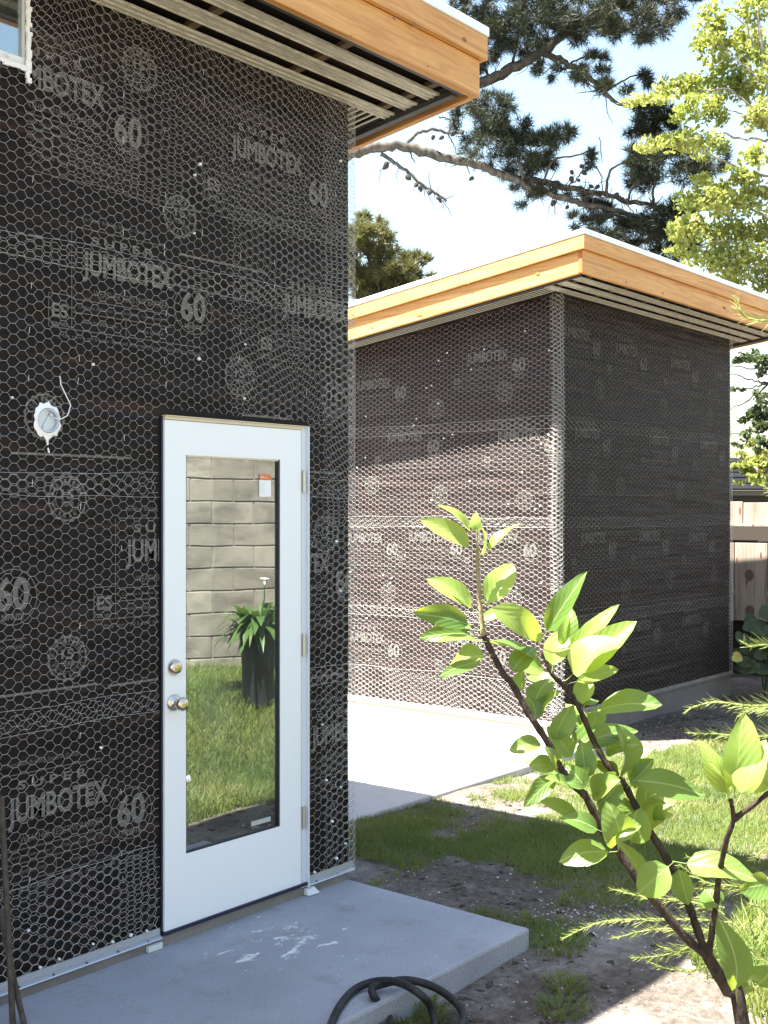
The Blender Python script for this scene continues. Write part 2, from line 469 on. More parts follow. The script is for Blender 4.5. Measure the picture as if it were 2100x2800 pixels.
def wires(name, segs, mat, parent):
    A = np.concatenate([s[0] for s in segs]); B = np.concatenate([s[1] for s in segs])
    N = np.concatenate([s[2] for s in segs]); r = np.concatenate([s[3] for s in segs])[:,None]
    D = B-A; D /= np.linalg.norm(D, axis=1, keepdims=True)+1e-9
    U = np.cross(D, N); U /= np.linalg.norm(U, axis=1, keepdims=True)+1e-9
    V = []
    for Q in (A, B):
        for k in range(3):
            t = 2*math.pi*k/3 + math.pi/2
            V.append(Q + r*(U*math.cos(t) + N*math.sin(t)))
    V = np.stack(V, 1); n = len(A); b = (np.arange(n)*6)[:,None]
    F = np.concatenate([b + np.array([[k, (k+1)%3, 3+(k+1)%3, 3+k]]) for k in range(3)])
    o = npmesh(name, V.reshape(-1,3), F, mat, parent)
    o['kind'] = 'stuff'
    return o

# ---------------------------------------------------------------- printing on the paper
_tc = {}
def text_geo(s):
    if s in _tc: return _tc[s]
    cu = bpy.data.curves.new('t', 'FONT'); cu.body = s; cu.size = 1; cu.resolution_u = 3
    if len(s) <= 9 and s.isupper() or s.isdigit(): cu.offset = .03
    ob = bpy.data.objects.new('t', cu); col.objects.link(ob)
    bpy.context.view_layer.update()
    me = bpy.data.meshes.new_from_object(ob.evaluated_get(bpy.context.evaluated_depsgraph_get()))
    V = np.array([v.co[:2] for v in me.vertices]); F = [tuple(p.vertices) for p in me.polygons]
    bpy.data.objects.remove(ob); bpy.data.curves.remove(cu); bpy.data.meshes.remove(me)
    if len(V) == 0: V = np.zeros((1,2)); F = []
    _tc[s] = (V - V.min(0), F); return _tc[s]

class PR:
    """flat print in (s, z) coordinates"""
    def __init__(s): s.v = []; s.f = []
    def text(s, t, x, z, w, h):
        V, F = text_geo(t); n = len(s.v); d = V.max(0); d[d == 0] = 1
        for p in V: s.v.append((x + p[0]/d[0]*w, z + p[1]/d[1]*h))
        s.f += [tuple(n+i for i in f) for f in F]
    def quad(s, x0, x1, z0, z1):
        n = len(s.v); s.v += [(x0,z0),(x1,z0),(x1,z1),(x0,z1)]; s.f.append((n,n+1,n+2,n+3))
    def ring(s, cx, cz, r0, r1, n=40, teeth=0):
        b = len(s.v)
        for k in range(n):
            t = 2*math.pi*k/n
            ro = r1 + (teeth if (k//2) % 2 else 0)
            s.v.append((cx+r0*math.cos(t), cz+r0*math.sin(t))); s.v.append((cx+ro*math.cos(t), cz+ro*math.sin(t)))
        for k in range(n):
            a = b+2*k; c = b+2*((k+1)%n); s.f.append((a, a+1, c+1, c))
    def arc(s, t, cx, cz, r, a0, a1, w, h):
        for i, ch in enumerate(t):
            if ch == ' ': continue
            a = a0 + (a1-a0)*i/(len(t)-1)
            V, F = text_geo(ch); d = V.max(0); n = len(s.v)
            flip = 1 if a0 > a1 else -1
            for p in V:
                px = (p[0]/d[0]-.5)*w; pz = (p[1]/d[1]-.5)*h
                ca, sa = math.cos(a-math.pi/2*flip), math.sin(a-math.pi/2*flip)
                s.v.append((cx + r*math.cos(a) + px*ca - pz*sa, cz + r*math.sin(a) + px*sa + pz*ca))
            s.f += [tuple(n+j for j in f) for f in F]

def print_block():
    p = PR()
    p.text('Fortifiber Building Systems Group', 0, .225, .30, .022)
    p.text('S U P E R', .04, .145, .30, .034)
    p.text('JUMBOTEX', 0, 0, .435, .120)
    p.text('WEATHER RESISTIVE BARRIER', .05, -.05, .36, .026)
    for z, a, b in ((-.072,-.05,.43), (-.122,-.05,.43), (-.188,-.15,.60), (.20,-.03,.40)):
        p.quad(a, b, z, z+.0035)
    p.quad(.20, .2035, -.188, -.122); p.quad(-.05, -.0465, -.188, .20); p.quad(-.15, -.1465, -.188, -.06); p.quad(-.15, -.05, -.0635, -.06)
    p.text('Conforms to Federal Spec UU-B-790a, Type I, Grade "D"', -.02, -.106, .43, .018)
    p.text('www.fortifiber.com', 0, -.160, .16, .018)
    p.text('Made in USA', .26, -.162, .13, .017)
    p.text('May carry a 15-year limited warranty (see website for details)', -.10, -.225, .70, .020)
    p.ring(.545, -.035, .098, .102)
    p.text('60', .478, -.085, .135, .125)
    p.text('MINUTE', .50, -.117, .09, .022)
    p.text('ES', -.135, -.15, .07, .055)
    p.text('ESR 1027', -.135, -.18, .07, .014)
    return p
def seal():
    p = PR(); p.ring(0, 0, .078, .083, 64, .006); p.ring(0, 0, .050, .053, 40)
    p.text('15', -.028, -.002, .056, .036); p.text('YEAR', -.03, -.030, .06, .020)
    p.arc('FORTIFIBER', 0, 0, .065, R(165), R(15), .012, .018)
    p.arc('WARRANTY', 0, 0, .065, R(200), R(340), .012, .018)
    return p
BLOCK = print_block(); SEAL = seal()

def print_mesh(pr, name, to3, parent, ox, oz, lo=-1e9, hi=1e9, zlo=-1e9, zhi=1e9, ink=None):
    bm = bmesh.new(); vs = [bm.verts.new((x+ox, z+oz, 0)) for x, z in pr.v]
    for f in pr.f:
        try: bm.faces.new([vs[i] for i in f])
        except ValueError: pass
    for co, no in (((lo,0,0),(-1,0,0)), ((hi,0,0),(1,0,0)), ((0,zlo,0),(0,-1,0)), ((0,zhi,0),(0,1,0))):
        if abs(co[0]+co[1]) < 1e8:
            bmesh.ops.bisect_plane(bm, geom=bm.verts[:]+bm.edges[:]+bm.faces[:], plane_co=co, plane_no=no, clear_outer=True)
    for v in bm.verts: v.co = to3(v.co.x, v.co.y)
    me = bpy.data.meshes.new(name); bm.to_mesh(me); bm.free()
    return put(name, me, MT['print'] if ink is None else ink, parent)

# ---------------------------------------------------------------- roof shared by both buildings
def make_roof(root, X0, X1, Y0, Y1, zf, sl, wx0, wx1, wy0):
    """X0..X1, Y0..Y1 outer faces of the fascia, zf its lower edge at Y0; w* the wall planes below"""
    T = .038
    b = .004
    zs = zf + .03                                       # soffit level at Y0
    MB().box(X0, X1, Y0, Y0+T, zf, zf+.178).build('fascia_board', MT['wood_x'], root, bevel=b)
    MB().sbox(X0+.003, X0+T, Y0+T+.001, Y1, zf, zf+.178, sl, Y0).build('fascia_board', MT['wood_y'], root, bevel=b)
    MB().sbox(X1-T, X1-.003, Y0+T+.001, Y1, zf, zf+.178, sl, Y0).build('fascia_board', MT['wood_y'], root, bevel=b)
    MB().box(X0-.003, X0-.0002, Y0+.003, Y0+T-.001, zf+.002, zf+.174).build('end_grain', MT['end_grain'], root)
    # raised upper trim
    MB().box(X0-.028, X1+.028, Y0-.028, Y0-.001, zf+.176, zf+.286).build('trim_board', MT['wood_x'], root, bevel=b)
    MB().sbox(X0-.028, X0-.001, Y0, Y1, zf+.176, zf+.286, sl, Y0).build('trim_board', MT['wood_y'], root, bevel=b)
    MB().sbox(X1+.001, X1+.028, Y0, Y1, zf+.176, zf+.286, sl, Y0).build('trim_board', MT['wood_y'], root, bevel=b)
    # white metal drip edge and roof deck
    MB().sbox(X0-.034, X1+.034, Y0-.034, Y1+.02, zf+.287, zf+.331, sl, Y0).build('drip_edge', MT['white_metal'], root, bevel=.005)
    MB().sbox(X0+T+.001, X1-T-.001, Y0+T+.001, Y1-.001, zf+.12, zf+.28, sl, Y0).build('roof_deck', MT['dark_wood'], root)
    # dark backing above the soffit
    yw = wy0
    MB().sbox(X0+T+.002, X1-T-.002, Y0+T+.003, Y1-.01, zs+.03, zs+.04, sl, Y0).build('soffit_backing', MT['paper'], root)
    # blocking and rafters crossing above the lath
    x = X0+.3
    while x < X1-.2:
        MB().sbox(x, x+.04, Y0+T+.004, yw-.004, zs+.006, zs+.028, sl, Y0).build('rafter_tail', MT['brown_wood'], root)
        x += .61
    # light ribbed lath strips along the front
    d = yw - Y0
    for a, c in ((.285, .44), (.56, .73), (.85, .99)):
        m = MB()
        y0, y1 = Y0 + d*a, Y0 + d*c
        m.sbox(X0+.13, X1-.13, y0, y1, zs-.001, zs+.004, sl, Y0)
        for yy in (y0+.004, (y0+y1)/2, y1-.010):
            m.sbox(X0+.13, X1-.13, yy, yy+.006, zs-.006, zs-.0011, sl, Y0)
        m.build('soffit_lath', MT['lath'], root)
    MB().box(X0+T+.001, X1-T-.001, Y0+T+.001, Y0+T+.03, zf+.008, zf+.03).build('soffit_trim', MT['dark_trim'], root)
    for sx, wx in ((X0, wx0), (X1, wx1)):
        s_ = 1 if wx > sx else -1
        def bx(a, c, za, zb, ya, name, mat):
            xa, xb = sorted((sx + s_*a, sx + s_*c))
            MB().sbox(xa, xb, ya, Y1-.02, za, zb, sl, Y0).build(name, mat, root)
        bx(.085, .125, zf+.004, zf+.030, Y0+T+.04, 'soffit_trim', MT['dark_trim'])
        dd = abs(wx-sx)
        for k in range(5):
            a = dd - .035 - k*.047
            if a > .14: bx(a-.012, a, zs-.003, zs+.002, yw-.05, 'soffit_lath_rib', MT['lath'])

# ---------------------------------------------------------------- near building
SL = .1225
BX1, BY = 4.143, 3.69
h1 = thing('unfinished_house', (1, BY, 0), 'near black-papered building with the white glass door, under a redwood fascia', 'building')
DX0, DX1, DZ1 = 3.008, 3.848, 2.137
WX0, WX1, WZ0 = 1.55, 2.388, 3.36
w = MB()
yA, yB = BY+.004, BY+.12
w.box(-2.2, 1.55, yA, yB, .03, 3.72); w.box(1.55, 2.388, yA, yB, .03, 3.36); w.box(2.388, DX0, yA, yB, .03, 3.72)
w.box(DX0, DX1, yA, yB, DZ1, 3.72); w.box(DX1, BX1, yA, yB, .03, 3.72)
w.build('front_wall', MT['dark_wood'], h1)
MB().sbox(BX1-.12, BX1, yB+.001, 8.0, .03, 3.70, SL, 3.7).build('side_wall', MT['paper'], h1)
w = MB(); w.box(-2.2, -2.08, yB+.001, 8.0, .03, 3.15); w.box(-2.0, BX1-.13, 7.9, 8.0, .03, 3.15)
w.build('rear_wall', MT['interior'], h1)
MB().box(-2.0, BX1-.125, yB+.002, 7.89, -.05, .025).build('interior_floor', MT['interior'], h1)
MB().box(-2.0, BX1-.125, 5.6, 5.7, .03, 3.2).build('interior_partition', MT['interior'], h1)
make_roof(h1, -2.7, 4.543, 3.199, 8.5, 3.728, SL, -2.2, BX1, BY)
def board_knots(root, spots):
    """small dark knots on the boards; each spot is (photo u, photo v, plane axis, plane value, radius)"""
    for u, v, ax, val, r_ in spots:
        t = (u-1050)/FPX
        Zk = val/(.641-.7676*t) if ax == 'y' else val/(.7675+.641*t)
        q = P(u, v, Zk); n = 12; m = MB()
        for rr_, dd in ((0, .0012), (r_*.6, .0012), (r_, .0006)):
            for k in range(n):
                a = 2*math.pi*k/n
                if ax == 'y': m.v.append((q.x+1.5*rr_*math.cos(a), val-dd, q.z+rr_*math.sin(a)))
                else: m.v.append((val-dd, q.y+1.5*rr_*math.cos(a), q.z+rr_*math.sin(a)))
        for i in range(2):
            for k in range(n): m.f.append((i*n+k, i*n+(k+1)%n, (i+1)*n+(k+1)%n, (i+1)*n+k))
        m.build('knot', MT['knot'], root)
MT['knot'] = mat_wood('dark_knot_wood', 'x', .5)
board_knots(h1, [(1077,48,'y',3.171,.008), (1135,66,'y',3.171,.011), (1270,106,'y',3.171,.012), (960,98,'y',3.199,.006), (1170,180,'y',3.199,.005)])
# foundation kerb and galvanised screed
m = MB(); m.box(-2.2, BX1-.003, BY-.012, BY+.1, -.12, .0475)
m.build('foundation_kerb', MT['foundation'], h1, bevel=.006)
def screed(x0, x1):
    m = MB(); y = BY
    m.hexa([(x0,y-.026,.040),(x1,y-.026,.040),(x1,y-.004,.048),(x0,y-.004,.048),(x0,y-.024,.043),(x1,y-.024,.043),(x1,y-.004,.051),(x0,y-.004,.051)])
    m.hexa([(x0,y-.0095,.0511),(x1,y-.0095,.0511),(x1,y-.004,.0511),(x0,y-.004,.0511),(x0,y-.0075,.078),(x1,y-.0075,.078),(x1,y-.004,.078),(x0,y-.004,.078)])
    o = m.build('weep_screed', MT['galv'], h1)
    x = x0+.06
    hm = MB()
    while x < x1-.03:
        if x > 2.1: hm.lathe((x, y-.017, .0462), (0,-.36,1), [(-.001,.0048),(.0012,.0048)], 10)
        x += .145
    if hm.v: hm.build('screed_hole', MT['black'], o)
screed(-2.2, DX0-.004); screed(DX1+.004, BX1+.03)
# paper courses
def course(x0, x1, z0, z1, k=0):
    y = BY
    b = MB(); b.hexa([(x0,y-.0055,z0),(x1,y-.0055,z0),(x1,y+.003,z0),(x0,y+.003,z0),(x0,y-.0012,z1),(x1,y-.0012,z1),(x1,y+.003,z1),(x0,y+.003,z1)])
    return b.build('paper_course', MT['paper'], h1)
for z0, z1 in ((.04,.97), (.92,1.87), (1.82,2.77), (2.72,3.73)):
    if z1 < 2.1:
        course(-2.2, DX0-.002, z0, z1); course(DX1+.002, BX1+.004, z0, z1)
    elif z0 < 2.1:
        course(-2.2, DX0-.002, z0, z1); course(DX1+.002, BX1+.004, z0, z1); course(DX0-.002, DX1+.002, DZ1+.01, z1)
    else:
        course(-2.2, WX0, z0, z1); course(WX0, WX1, z0, WZ0); course(WX1, BX1+.004, z0, z1)
# lettering
f1 = lambda s, z: Vector((s, BY-.0082, z))
for ox, oz, lo, hi in ((2.30,3.265,WX1+.01,9), (3.39,3.25,-9,4.14), (2.633,2.62,-9,9), (3.70,2.615,-9,4.14), (2.833,1.524,-9,DX0-.01),
                   (1.79,1.48,-9,9), (2.315,.605,-9,DX0-.01), (3.887,.637,DX1+.01,4.14), (3.573,1.44,DX1+.01,4.14)):
    print_mesh(BLOCK, 'printed_lettering', f1, h1, ox, oz, lo, hi)
for ox, oz in ((3.108,2.958), (3.439,2.332), (2.467,2.10), (4.044,2.277), (2.566,1.205), (2.566,1.80), (3.985,1.646), (2.9,3.5)):
    print_mesh(SEAL, 'printed_seal', f1, h1, ox, oz, -9, 4.14)
p = PR()
for x0, x1, z in ((2.33,2.86,1.957), (3.45,3.75,2.165), (2.75,2.995,1.075), (2.2,2.7,1.09), (3.1,3.6,2.80), (2.4,2.46,2.75), (3.88,4.1,1.93), (3.88,4.1,.98)):
    p = PR(); p.quad(x0, x1, z, z+.009); print_mesh(p, 'printed_lap_line', f1, h1, 0, 0)

# netting
CR = .05
def path_front(s, fur):
    """along the wall, out round the corner bead and back along the side"""
    s = np.asarray(s); xb = BX1 + CR - .045
    x = np.where(s < xb, s, 0.0); y = np.where(s < xb, BY - .014 - fur - .012*smooth(BX1-.12, xb, s), 0.0)
    nx = np.zeros_like(x); ny = np.where(s < xb, -1.0, 0.0)
    t = np.clip((s-xb)/(.045*1.57), 0, 1)*math.pi/2
    arc = s >= xb
    cx, cy = xb, BY - .026 + .045
    x = np.where(arc, cx + .045*np.sin(t), x); y = np.where(arc, cy - .045*np.cos(t) , y)
    nx = np.where(arc, np.sin(t), nx); ny = np.where(arc, -np.cos(t), ny)
    y = y + np.where(s > xb+.0707, s-xb-.0707, 0)
    return x, y, nx, ny
def keep1(p):
    door = (p[:,0] > DX0-.022) & (p[:,0] < DX1+.006) & (p[:,2] < DZ1+.03)
    win = (p[:,0] > WX0) & (p[:,0] < WX1+.004) & (p[:,2] > WZ0-.004)
    jb = np.hypot(p[:,0]-2.473, p[:,2]-2.085) < .058
    top = p[:,2] < 3.715 - SL*np.clip(p[:,1]-BY, 0, 9)
    return ~door & ~win & ~jb & top & (p[:,2] > .045) & (p[:,0] > 1.1)
segs = []
for k, (z0, z1) in enumerate(((.05,1.03), (.955,1.895), (1.815,2.75), (2.665,3.76))):
    segs.append(hexnet(path_front, 1.1, 4.75, z0, z1, 11+k, keep1))
def path_loose(s, fur):
    x, y, a, b = path_front(s, fur); return x + a*.006, y + b*.006, a, b
segs.append(hexnet(path_loose, 2.4, 4.75, 3.0, 3.76, 31, keep1, r=.00042, wob=.014))
segs.append(hexnet(path_loose, 3.4, 4.75, 2.12, 3.05, 32, keep1, r=.00042, wob=.014))
segs.append(hexnet(path_loose, 1.1, 3.0, .05, .42, 33, keep1, r=.0006, wob=.014))
segs.append(hexnet(path_loose, 3.98, 4.4, .05, 3.7, 34, keep1, r=.0006, wob=.008))
wires('wire_netting', segs, MT['wire'], h1)
# furring nails and staples
m = MB(); st = MB()
rr = random.Random(4)
pts = [(2.35+.1*i+rr.uniform(-.03,.03), .085+rr.uniform(0,.03)) for i in range(7)] + [(3.9,.09),(4.05,.12),(4.02,.3),(3.98,.5),(4.08,.45)]
pts += [(rr.choice([2.93,2.72,2.95,2.35,3.2,3.5,3.95,4.1,4.08]) + rr.uniform(-.05,.05), rr.uniform(.15,3.6)) for i in range(20)]
for x, z in pts:
    if DX0-.02 < x < DX1+.02 and z < DZ1+.03: continue
    rad = rr.choice((.0045,.0055,.007))
    m.lathe((x, BY-.012, z), (0,-1,0), [(0,rad),(.008,rad),(.011,rad*.6)], 8)
o = m.build('furring_nail_heads', MT['white_plastic'], h1); o['kind'] = 'stuff'
for i in range(80):
    x = 2.2 + .205*rr.randint(0, 9) + rr.uniform(-.01,.01); z = rr.uniform(.2, 3.6)
    if DX0-.02 < x < DX1+.02 and z < DZ1+.03: continue
    st.tube([(x, BY-.016, z), (x+rr.uniform(-.004,.004), BY-.017, z+.024)], .0011, 4)
o = st.build('netting_staples', MT['wire'], h1); o['kind'] = 'stuff'

# door
door = MB()
FY = BY-.022                                   # face of the door leaf
def dbox(m, x0, x1, z0, z1, y0, y1): m.box(x0, x1, y0, y1, z0, z1)
LX0, LX1, LZ0, LZ1 = DX0+.008, 3.803, .062, 2.122
GX0, GX1, GZ0, GZ1 = 3.127, 3.671, .350, 1.983
for a in ((LX0,GX0,LZ0,LZ1), (GX1,LX1,LZ0,LZ1), (GX0,GX1,LZ0,GZ0), (GX0,GX1,GZ1,LZ1)):
    dbox(door, *a, FY, FY+.044)
dleaf = door.build('door', MT['white_paint'], h1)
fr = MB()
lj = MB(); dbox(lj, DX0-.002, DX0+.007, .04, DZ1, BY-.012, BY+.1); lj.build('door_gap_strip', MT['black'], dleaf)
dbox(fr, 3.808, DX1, .04, DZ1, BY-.020, BY+.1)
dbox(fr, DX1-.008, DX1, .04, DZ1, BY-.034, BY-.0201)
fr.build('door_frame', M('pale_grey_jamb', (.62,.65,.69), .45), dleaf)
hd = MB(); dbox(hd, DX0+.0071, 3.8079, 2.124, DZ1-.001, BY-.026, BY+.1); dbox(hd, DX0+.0071, DX1+.002, DZ1, DZ1+.004, BY-.030, BY-.002)
hd.build('door_head', MT['cream'], dleaf)
sl = MB(); sl.box(DX0+.003, DX1-.003, BY-.03, BY+.1, .048, .0615); sl.build('door_sill', MT['navy'], dleaf)
# glazing rebate
gb = MB(); t = .006
dbox(gb, GX0, GX0+t, GZ0, GZ1, FY+.004, FY+.03); dbox(gb, GX1-t*1.8, GX1, GZ0, GZ1, FY+.004, FY+.03)
dbox(gb, GX0+t, GX1-t*1.8, GZ0, GZ0+t, FY+.004, FY+.03)
gb.build('glazing_seal', MT['black'], dleaf)
gc = MB(); dbox(gc, GX0+t, GX1-t*1.8, GZ1-.007, GZ1, FY+.002, FY+.03); gc.build('glazing_bead', MT['cream'], dleaf)
pn = MB(); dbox(pn, GX0+t+.0005, GX1-t*1.8-.0005, GZ0+t+.0005, GZ1-.0075, FY+.014, FY+.016)
pn.build('glass_pane', MT['glass'], dleaf)
# sticker
sk = MB(); dbox(sk, 3.553, 3.624, 1.817, 1.890, FY+.0112, FY+.0125); sk.build('sticker', M('white_sticker', (.8,.8,.79), .5), dleaf)
sk = MB(); dbox(sk, 3.553, 3.624, 1.8905, 1.915, FY+.0110, FY+.0125); sk.build('sticker_header', M('orange_sticker', (.62,.16,.04), .5), dleaf)
pt = PR(); pt.text('See a...', 3.560, 1.899, .045, .011)
print_mesh(pt, 'sticker_lettering', lambda s, z: Vector((s, FY+.0105, z)), dleaf, 0, 0).data.materials[0] = MT['white_plastic']
pt = PR()
for k in range(7): pt.quad(3.558, 3.590-.004*(k%3), 1.878-.008*k, 1.879-.008*k)
print_mesh(pt, 'sticker_print', lambda s, z: Vector((s, FY+.0107, z)), dleaf, 0, 0).data.materials[0] = M('pale_grey_print', (.5,.5,.52))
sk = MB(); dbox(sk, 3.505, 3.622, .382, .402, FY+.0112, FY+.0125); sk.build('glass_label', M('grey_label', (.42,.43,.42), .6), dleaf)
cd = MB(); cd.tube([(GX0+.02, FY+.05, 1.93), (3.25, FY+.05, 1.948), (3.4, FY+.05, 1.952), (3.52, FY+.05, 1.946), (3.66, FY+.05, 1.925)], .004, 6)
cd.build('inner_cord', MT['white_plastic'], dleaf, True)
# knob and deadbolt
kx = 3.062
lathes = MB().lathe((kx, FY, .977), (0,-1,0), [(0,.034),(.005,.034),(.010,.026),(.014,.015),(.03,.013),(.036,.020),(.044,.0275),(.056,.0285),(.066,.024),(.071,.012)], 28)
lathes.build('door_knob', MT['steel'], dleaf, True)
db = MB().lathe((kx+.002, FY, 1.121), (0,-1,0), [(0,.033),(.006,.033),(.016,.027),(.022,.024),(.024,.012)], 28).build('deadbolt', MT['steel'], dleaf, True)
for z in (1.889, 1.145, .360):
    m = MB(); m.tube([(3.8155, BY-.030, z-.05), (3.8155, BY-.030, z+.05)], .0065, 10)
    m.box(3.804, 3.812, FY-.003, FY-.0004, z-.05, z+.05); m.box(3.819, 3.834, BY-.0235, BY-.0205, z-.05, z+.05)
    m.build('hinge', MT['hinge'], dleaf)
tp = MB(); tp.box(2.93, 3.0, BY-.030, BY-.0125, .003, .026); tp.build('flashing_tape', M('white_flashing_tape', (.6,.62,.6), .6), h1)
tp = MB(); tp.hexa([(3.83,BY-.045,.004),(3.90,BY-.05,.004),(3.90,BY-.013,.004),(3.83,BY-.013,.004),(3.835,BY-.03,.02),(3.89,BY-.02,.03),(3.89,BY-.013,.03),(3.835,BY-.013,.03)]); tp.build('flashing_tape', M('white_flashing_tape_end', (.6,.62,.6), .6), h1)

# window in the top left
wn = MB(); wn.box(WX0, WX1, BY-.004, BY+.03, WZ0, WZ0+.03); wn.box(WX1-.006, WX1, BY-.004, BY+.03, WZ0+.03, 3.70); wn.box(WX0, WX0+.03, BY-.004, BY+.03, WZ0+.03, 3.70)
wf = wn.build('window', MT['white_paint'], h1)
MB().box(WX0+.031, WX1-.007, BY+.008, BY+.012, WZ0+.031, 3.70).build('window_pane', MT['glass'], wf)
rg = random.Random(9)
ed = MB()
z = WZ0-.06
while z < 3.70:                                  # torn plaster edge
    ww = .012+rg.random()*.012; hh = .012+rg.random()*.018
    ed.box(WX1+.0005-rg.random()*.004, WX1+ww, BY-.016-rg.random()*.006, BY-.009, z, z+hh); z += hh*.96
x = WX1-.001
while x > 2.0:
    hh = .012+rg.random()*.014; ww = .02+rg.random()*.02
    ed.box(x-ww, x, BY-.015-rg.random()*.004, BY-.009, WZ0-hh, WZ0-.0005); x -= ww*.96
ed.build('torn_flashing_edge', MT['caulk'], wf)

# round electrical box
jx, jz = 2.473, 2.085
jb = MB(); n = 30; rj = random.Random(3)
ring = []
for k in range(n):
    t = 2*math.pi*k/n; r = .062 + rj.uniform(-.006,.008)
    ring.append((jx+r*.9*math.cos(t), BY-.017, jz+r*1.08*math.sin(t)))
b0 = len(jb.v)
for k in range(n): jb.v.append(ring[k])
for k in range(n):
    t = 2*math.pi*k/n; jb.v.append((jx+.046*math.cos(t), BY-.026, jz+.046*math.sin(t)))
for k in range(n):
    t = 2*math.pi*k/n; jb.v.append((jx+.044*math.cos(t), BY-.0085, jz+.044*math.sin(t)))
for k in range(n):
    k2 = (k+1)%n; jb.f += [(k,k2,n+k2,n+k), (n+k,n+k2,2*n+k2,2*n+k)]
jo = jb.build('electrical_box', MT['caulk'], h1)
MB().lathe((jx, BY-.0085, jz), (0,-1,0), [(0,.0435),(.001,.0435)], 28).build('box_back', M('pale_box_lining', (.85,.80,.62), .5), jo)
MB().lathe((jx, BY-.010, jz), (0,-1,0), [(0,.043),(.014,.043),(.0141,.039),(.002,.039)], 28).build('box_rim', MT['galv'], jo)
c = MB(); c.hexa([(jx-.022,BY-.016,jz-.026),(jx-.006,BY-.016,jz-.03),(jx-.006,BY-.010,jz-.03),(jx-.022,BY-.010,jz-.026),(jx+.006,BY-.016,jz+.02),(jx+.022,BY-.016,jz+.014),(jx+.022,BY-.010,jz+.014),(jx+.006,BY-.010,jz+.02)])
c.lathe((jx-.014,BY-.01,jz-.028),(0,-1,0),[(0,.008),(.01,.006)],10); c.lathe((jx+.014,BY-.01,jz+.022),(0,-1,0),[(0,.009),(.012,.006)],10)
c.build('box_clamp', MT['galv'], jo)
c = MB(); c.tube([(jx+.014,BY-.02,jz+.012),(jx+.035,BY-.05,jz+.006),(jx+.06,BY-.055,jz+.02),(jx+.078,BY-.05,jz+.06),(jx+.062,BY-.04,jz+.10),(jx+.045,BY-.035,jz+.135),(jx+.042,BY-.035,jz+.165)], .0021, 6)
c.build('lead_wire', MT['white_plastic'], jo, True)
c = MB(); c.tube([(jx,BY-.016,jz-.06),(jx+.002,BY-.016,jz-.09)], [.006,.003], 6); c.tube([(jx+.003,BY-.016,jz-.10),(jx+.008,BY-.016,jz-.118)], [.003,.0035], 6)
c.build('caulk_drip', MT['caulk'], jo)

# ---------------------------------------------------------------- far building
CX0, CX1, CY, CY1 = 8.33, 11.81, 5.08, 9.0
h2 = thing('unfinished_outbuilding', (9.5, CY, -.1), 'far black-papered outbuilding half in sun behind the leafy branches', 'building')
ZT = 3.70
def swall(m, x0, x1, y0, y1, z0): m.sbox(x0, x1, y0, y1, z0, ZT-.02, 0, 0)
m = MB(); m.hexa([(CX0,CY,.0),(CX1,CY,.0),(CX1,CY1,.0),(CX0,CY1,.0),(CX0,CY,3.60),(CX1,CY,3.60),(CX1,CY1,3.60-SL*(CY1-CY)),(CX0,CY1,3.60-SL*(CY1-CY))])
m.build('wall', MT['dark_wood'], h2)
make_roof(h2, 7.91, 12.23, 4.595, 9.4, 3.614, SL, CX0, CX1, CY)
board_knots(h2, [(1470,746,'x',7.91,.014), (1017,893,'x',7.91,.010), (1280,773,'x',7.882,.008), (1408,690,'x',7.882,.016), (1712,770,'y',4.595,.010), (1812,800,'y',4.595,.012)])
MB().box(CX0-.002, CX1+.002, CY-.012, CY+.10, -.35, .034).build('foundation_kerb', mat_concrete('grey_foundation', (.15,.14,.13), .3), h2, bevel=.006)
MB().box(CX0+.001, CX0+.1, CY+.101, CY1, -.3, -.002).build('foundation_side', MT['foundation'], h2)
m = MB(); m.box(CX0-.004, CX1+.03, CY-.032, CY-.0125, .034, .037); m.box(CX0-.004, CX1+.03, CY-.014, CY-.0061, .037, .065); m.build('weep_screed', MT['foundation'], h2)
m = MB(); m.box(CX0-.03, CX0-.004, CY-.02, CY1, -.042, -.038); m.box(CX0-.012, CX0-.0061, CY-.02, CY1, -.038, 0); m.build('weep_screed', MT['white_metal'], h2)
bm_ = MB().box(-.013, .013, -.131, .131, -.0215, .0215).build('brick', M('tan_brick', (.36,.29,.23), .85), h2, bevel=.002)
bm_.location = (CX0-.006, CY+.14, -.0645)
y = CY+.14+.274
while y < CY1:
    b = bm_.copy(); col.objects.link(b); b.location = (CX0-.006, y, -.0645); y += .274
MB().box(CX0-.013, CX0+.0, CY-.008, CY1, -.0866, -.0425).build('mortar_bed', M('white_mortar', (.72,.71,.68), .9), h2)
def course2(face, z0, z1):
    b = MB()
    if face == 'l':
        x = CX0
        b.hexa([(x-.005,CY-.004,z0),(x-.005,CY1,z0),(x+.002,CY1,z0),(x+.002,CY-.004,z0),(x-.001,CY-.0005,z1),(x-.001,CY1,z1),(x+.002,CY1,z1),(x+.002,CY-.0005,z1)])
    else:
        y = CY
        b.hexa([(CX0-.004,y-.005,z0),(CX1+.004,y-.005,z0),(CX1+.004,y+.002,z0),(CX0-.004,y+.002,z0),(CX0-.0005,y-.001,z1),(CX1+.0005,y-.001,z1),(CX1+.0005,y+.002,z1),(CX0-.0005,y+.002,z1)])
    b.build('paper_course', MT['sun_lightened_paper' if face == 'l' else 'paper'], h2)
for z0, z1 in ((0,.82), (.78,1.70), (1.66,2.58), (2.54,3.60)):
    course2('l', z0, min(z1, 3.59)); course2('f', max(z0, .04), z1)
fl = lambda s, z: Vector((CX0-.0075, -s, z)); ff = lambda s, z: Vector((s, CY-.0075, z))
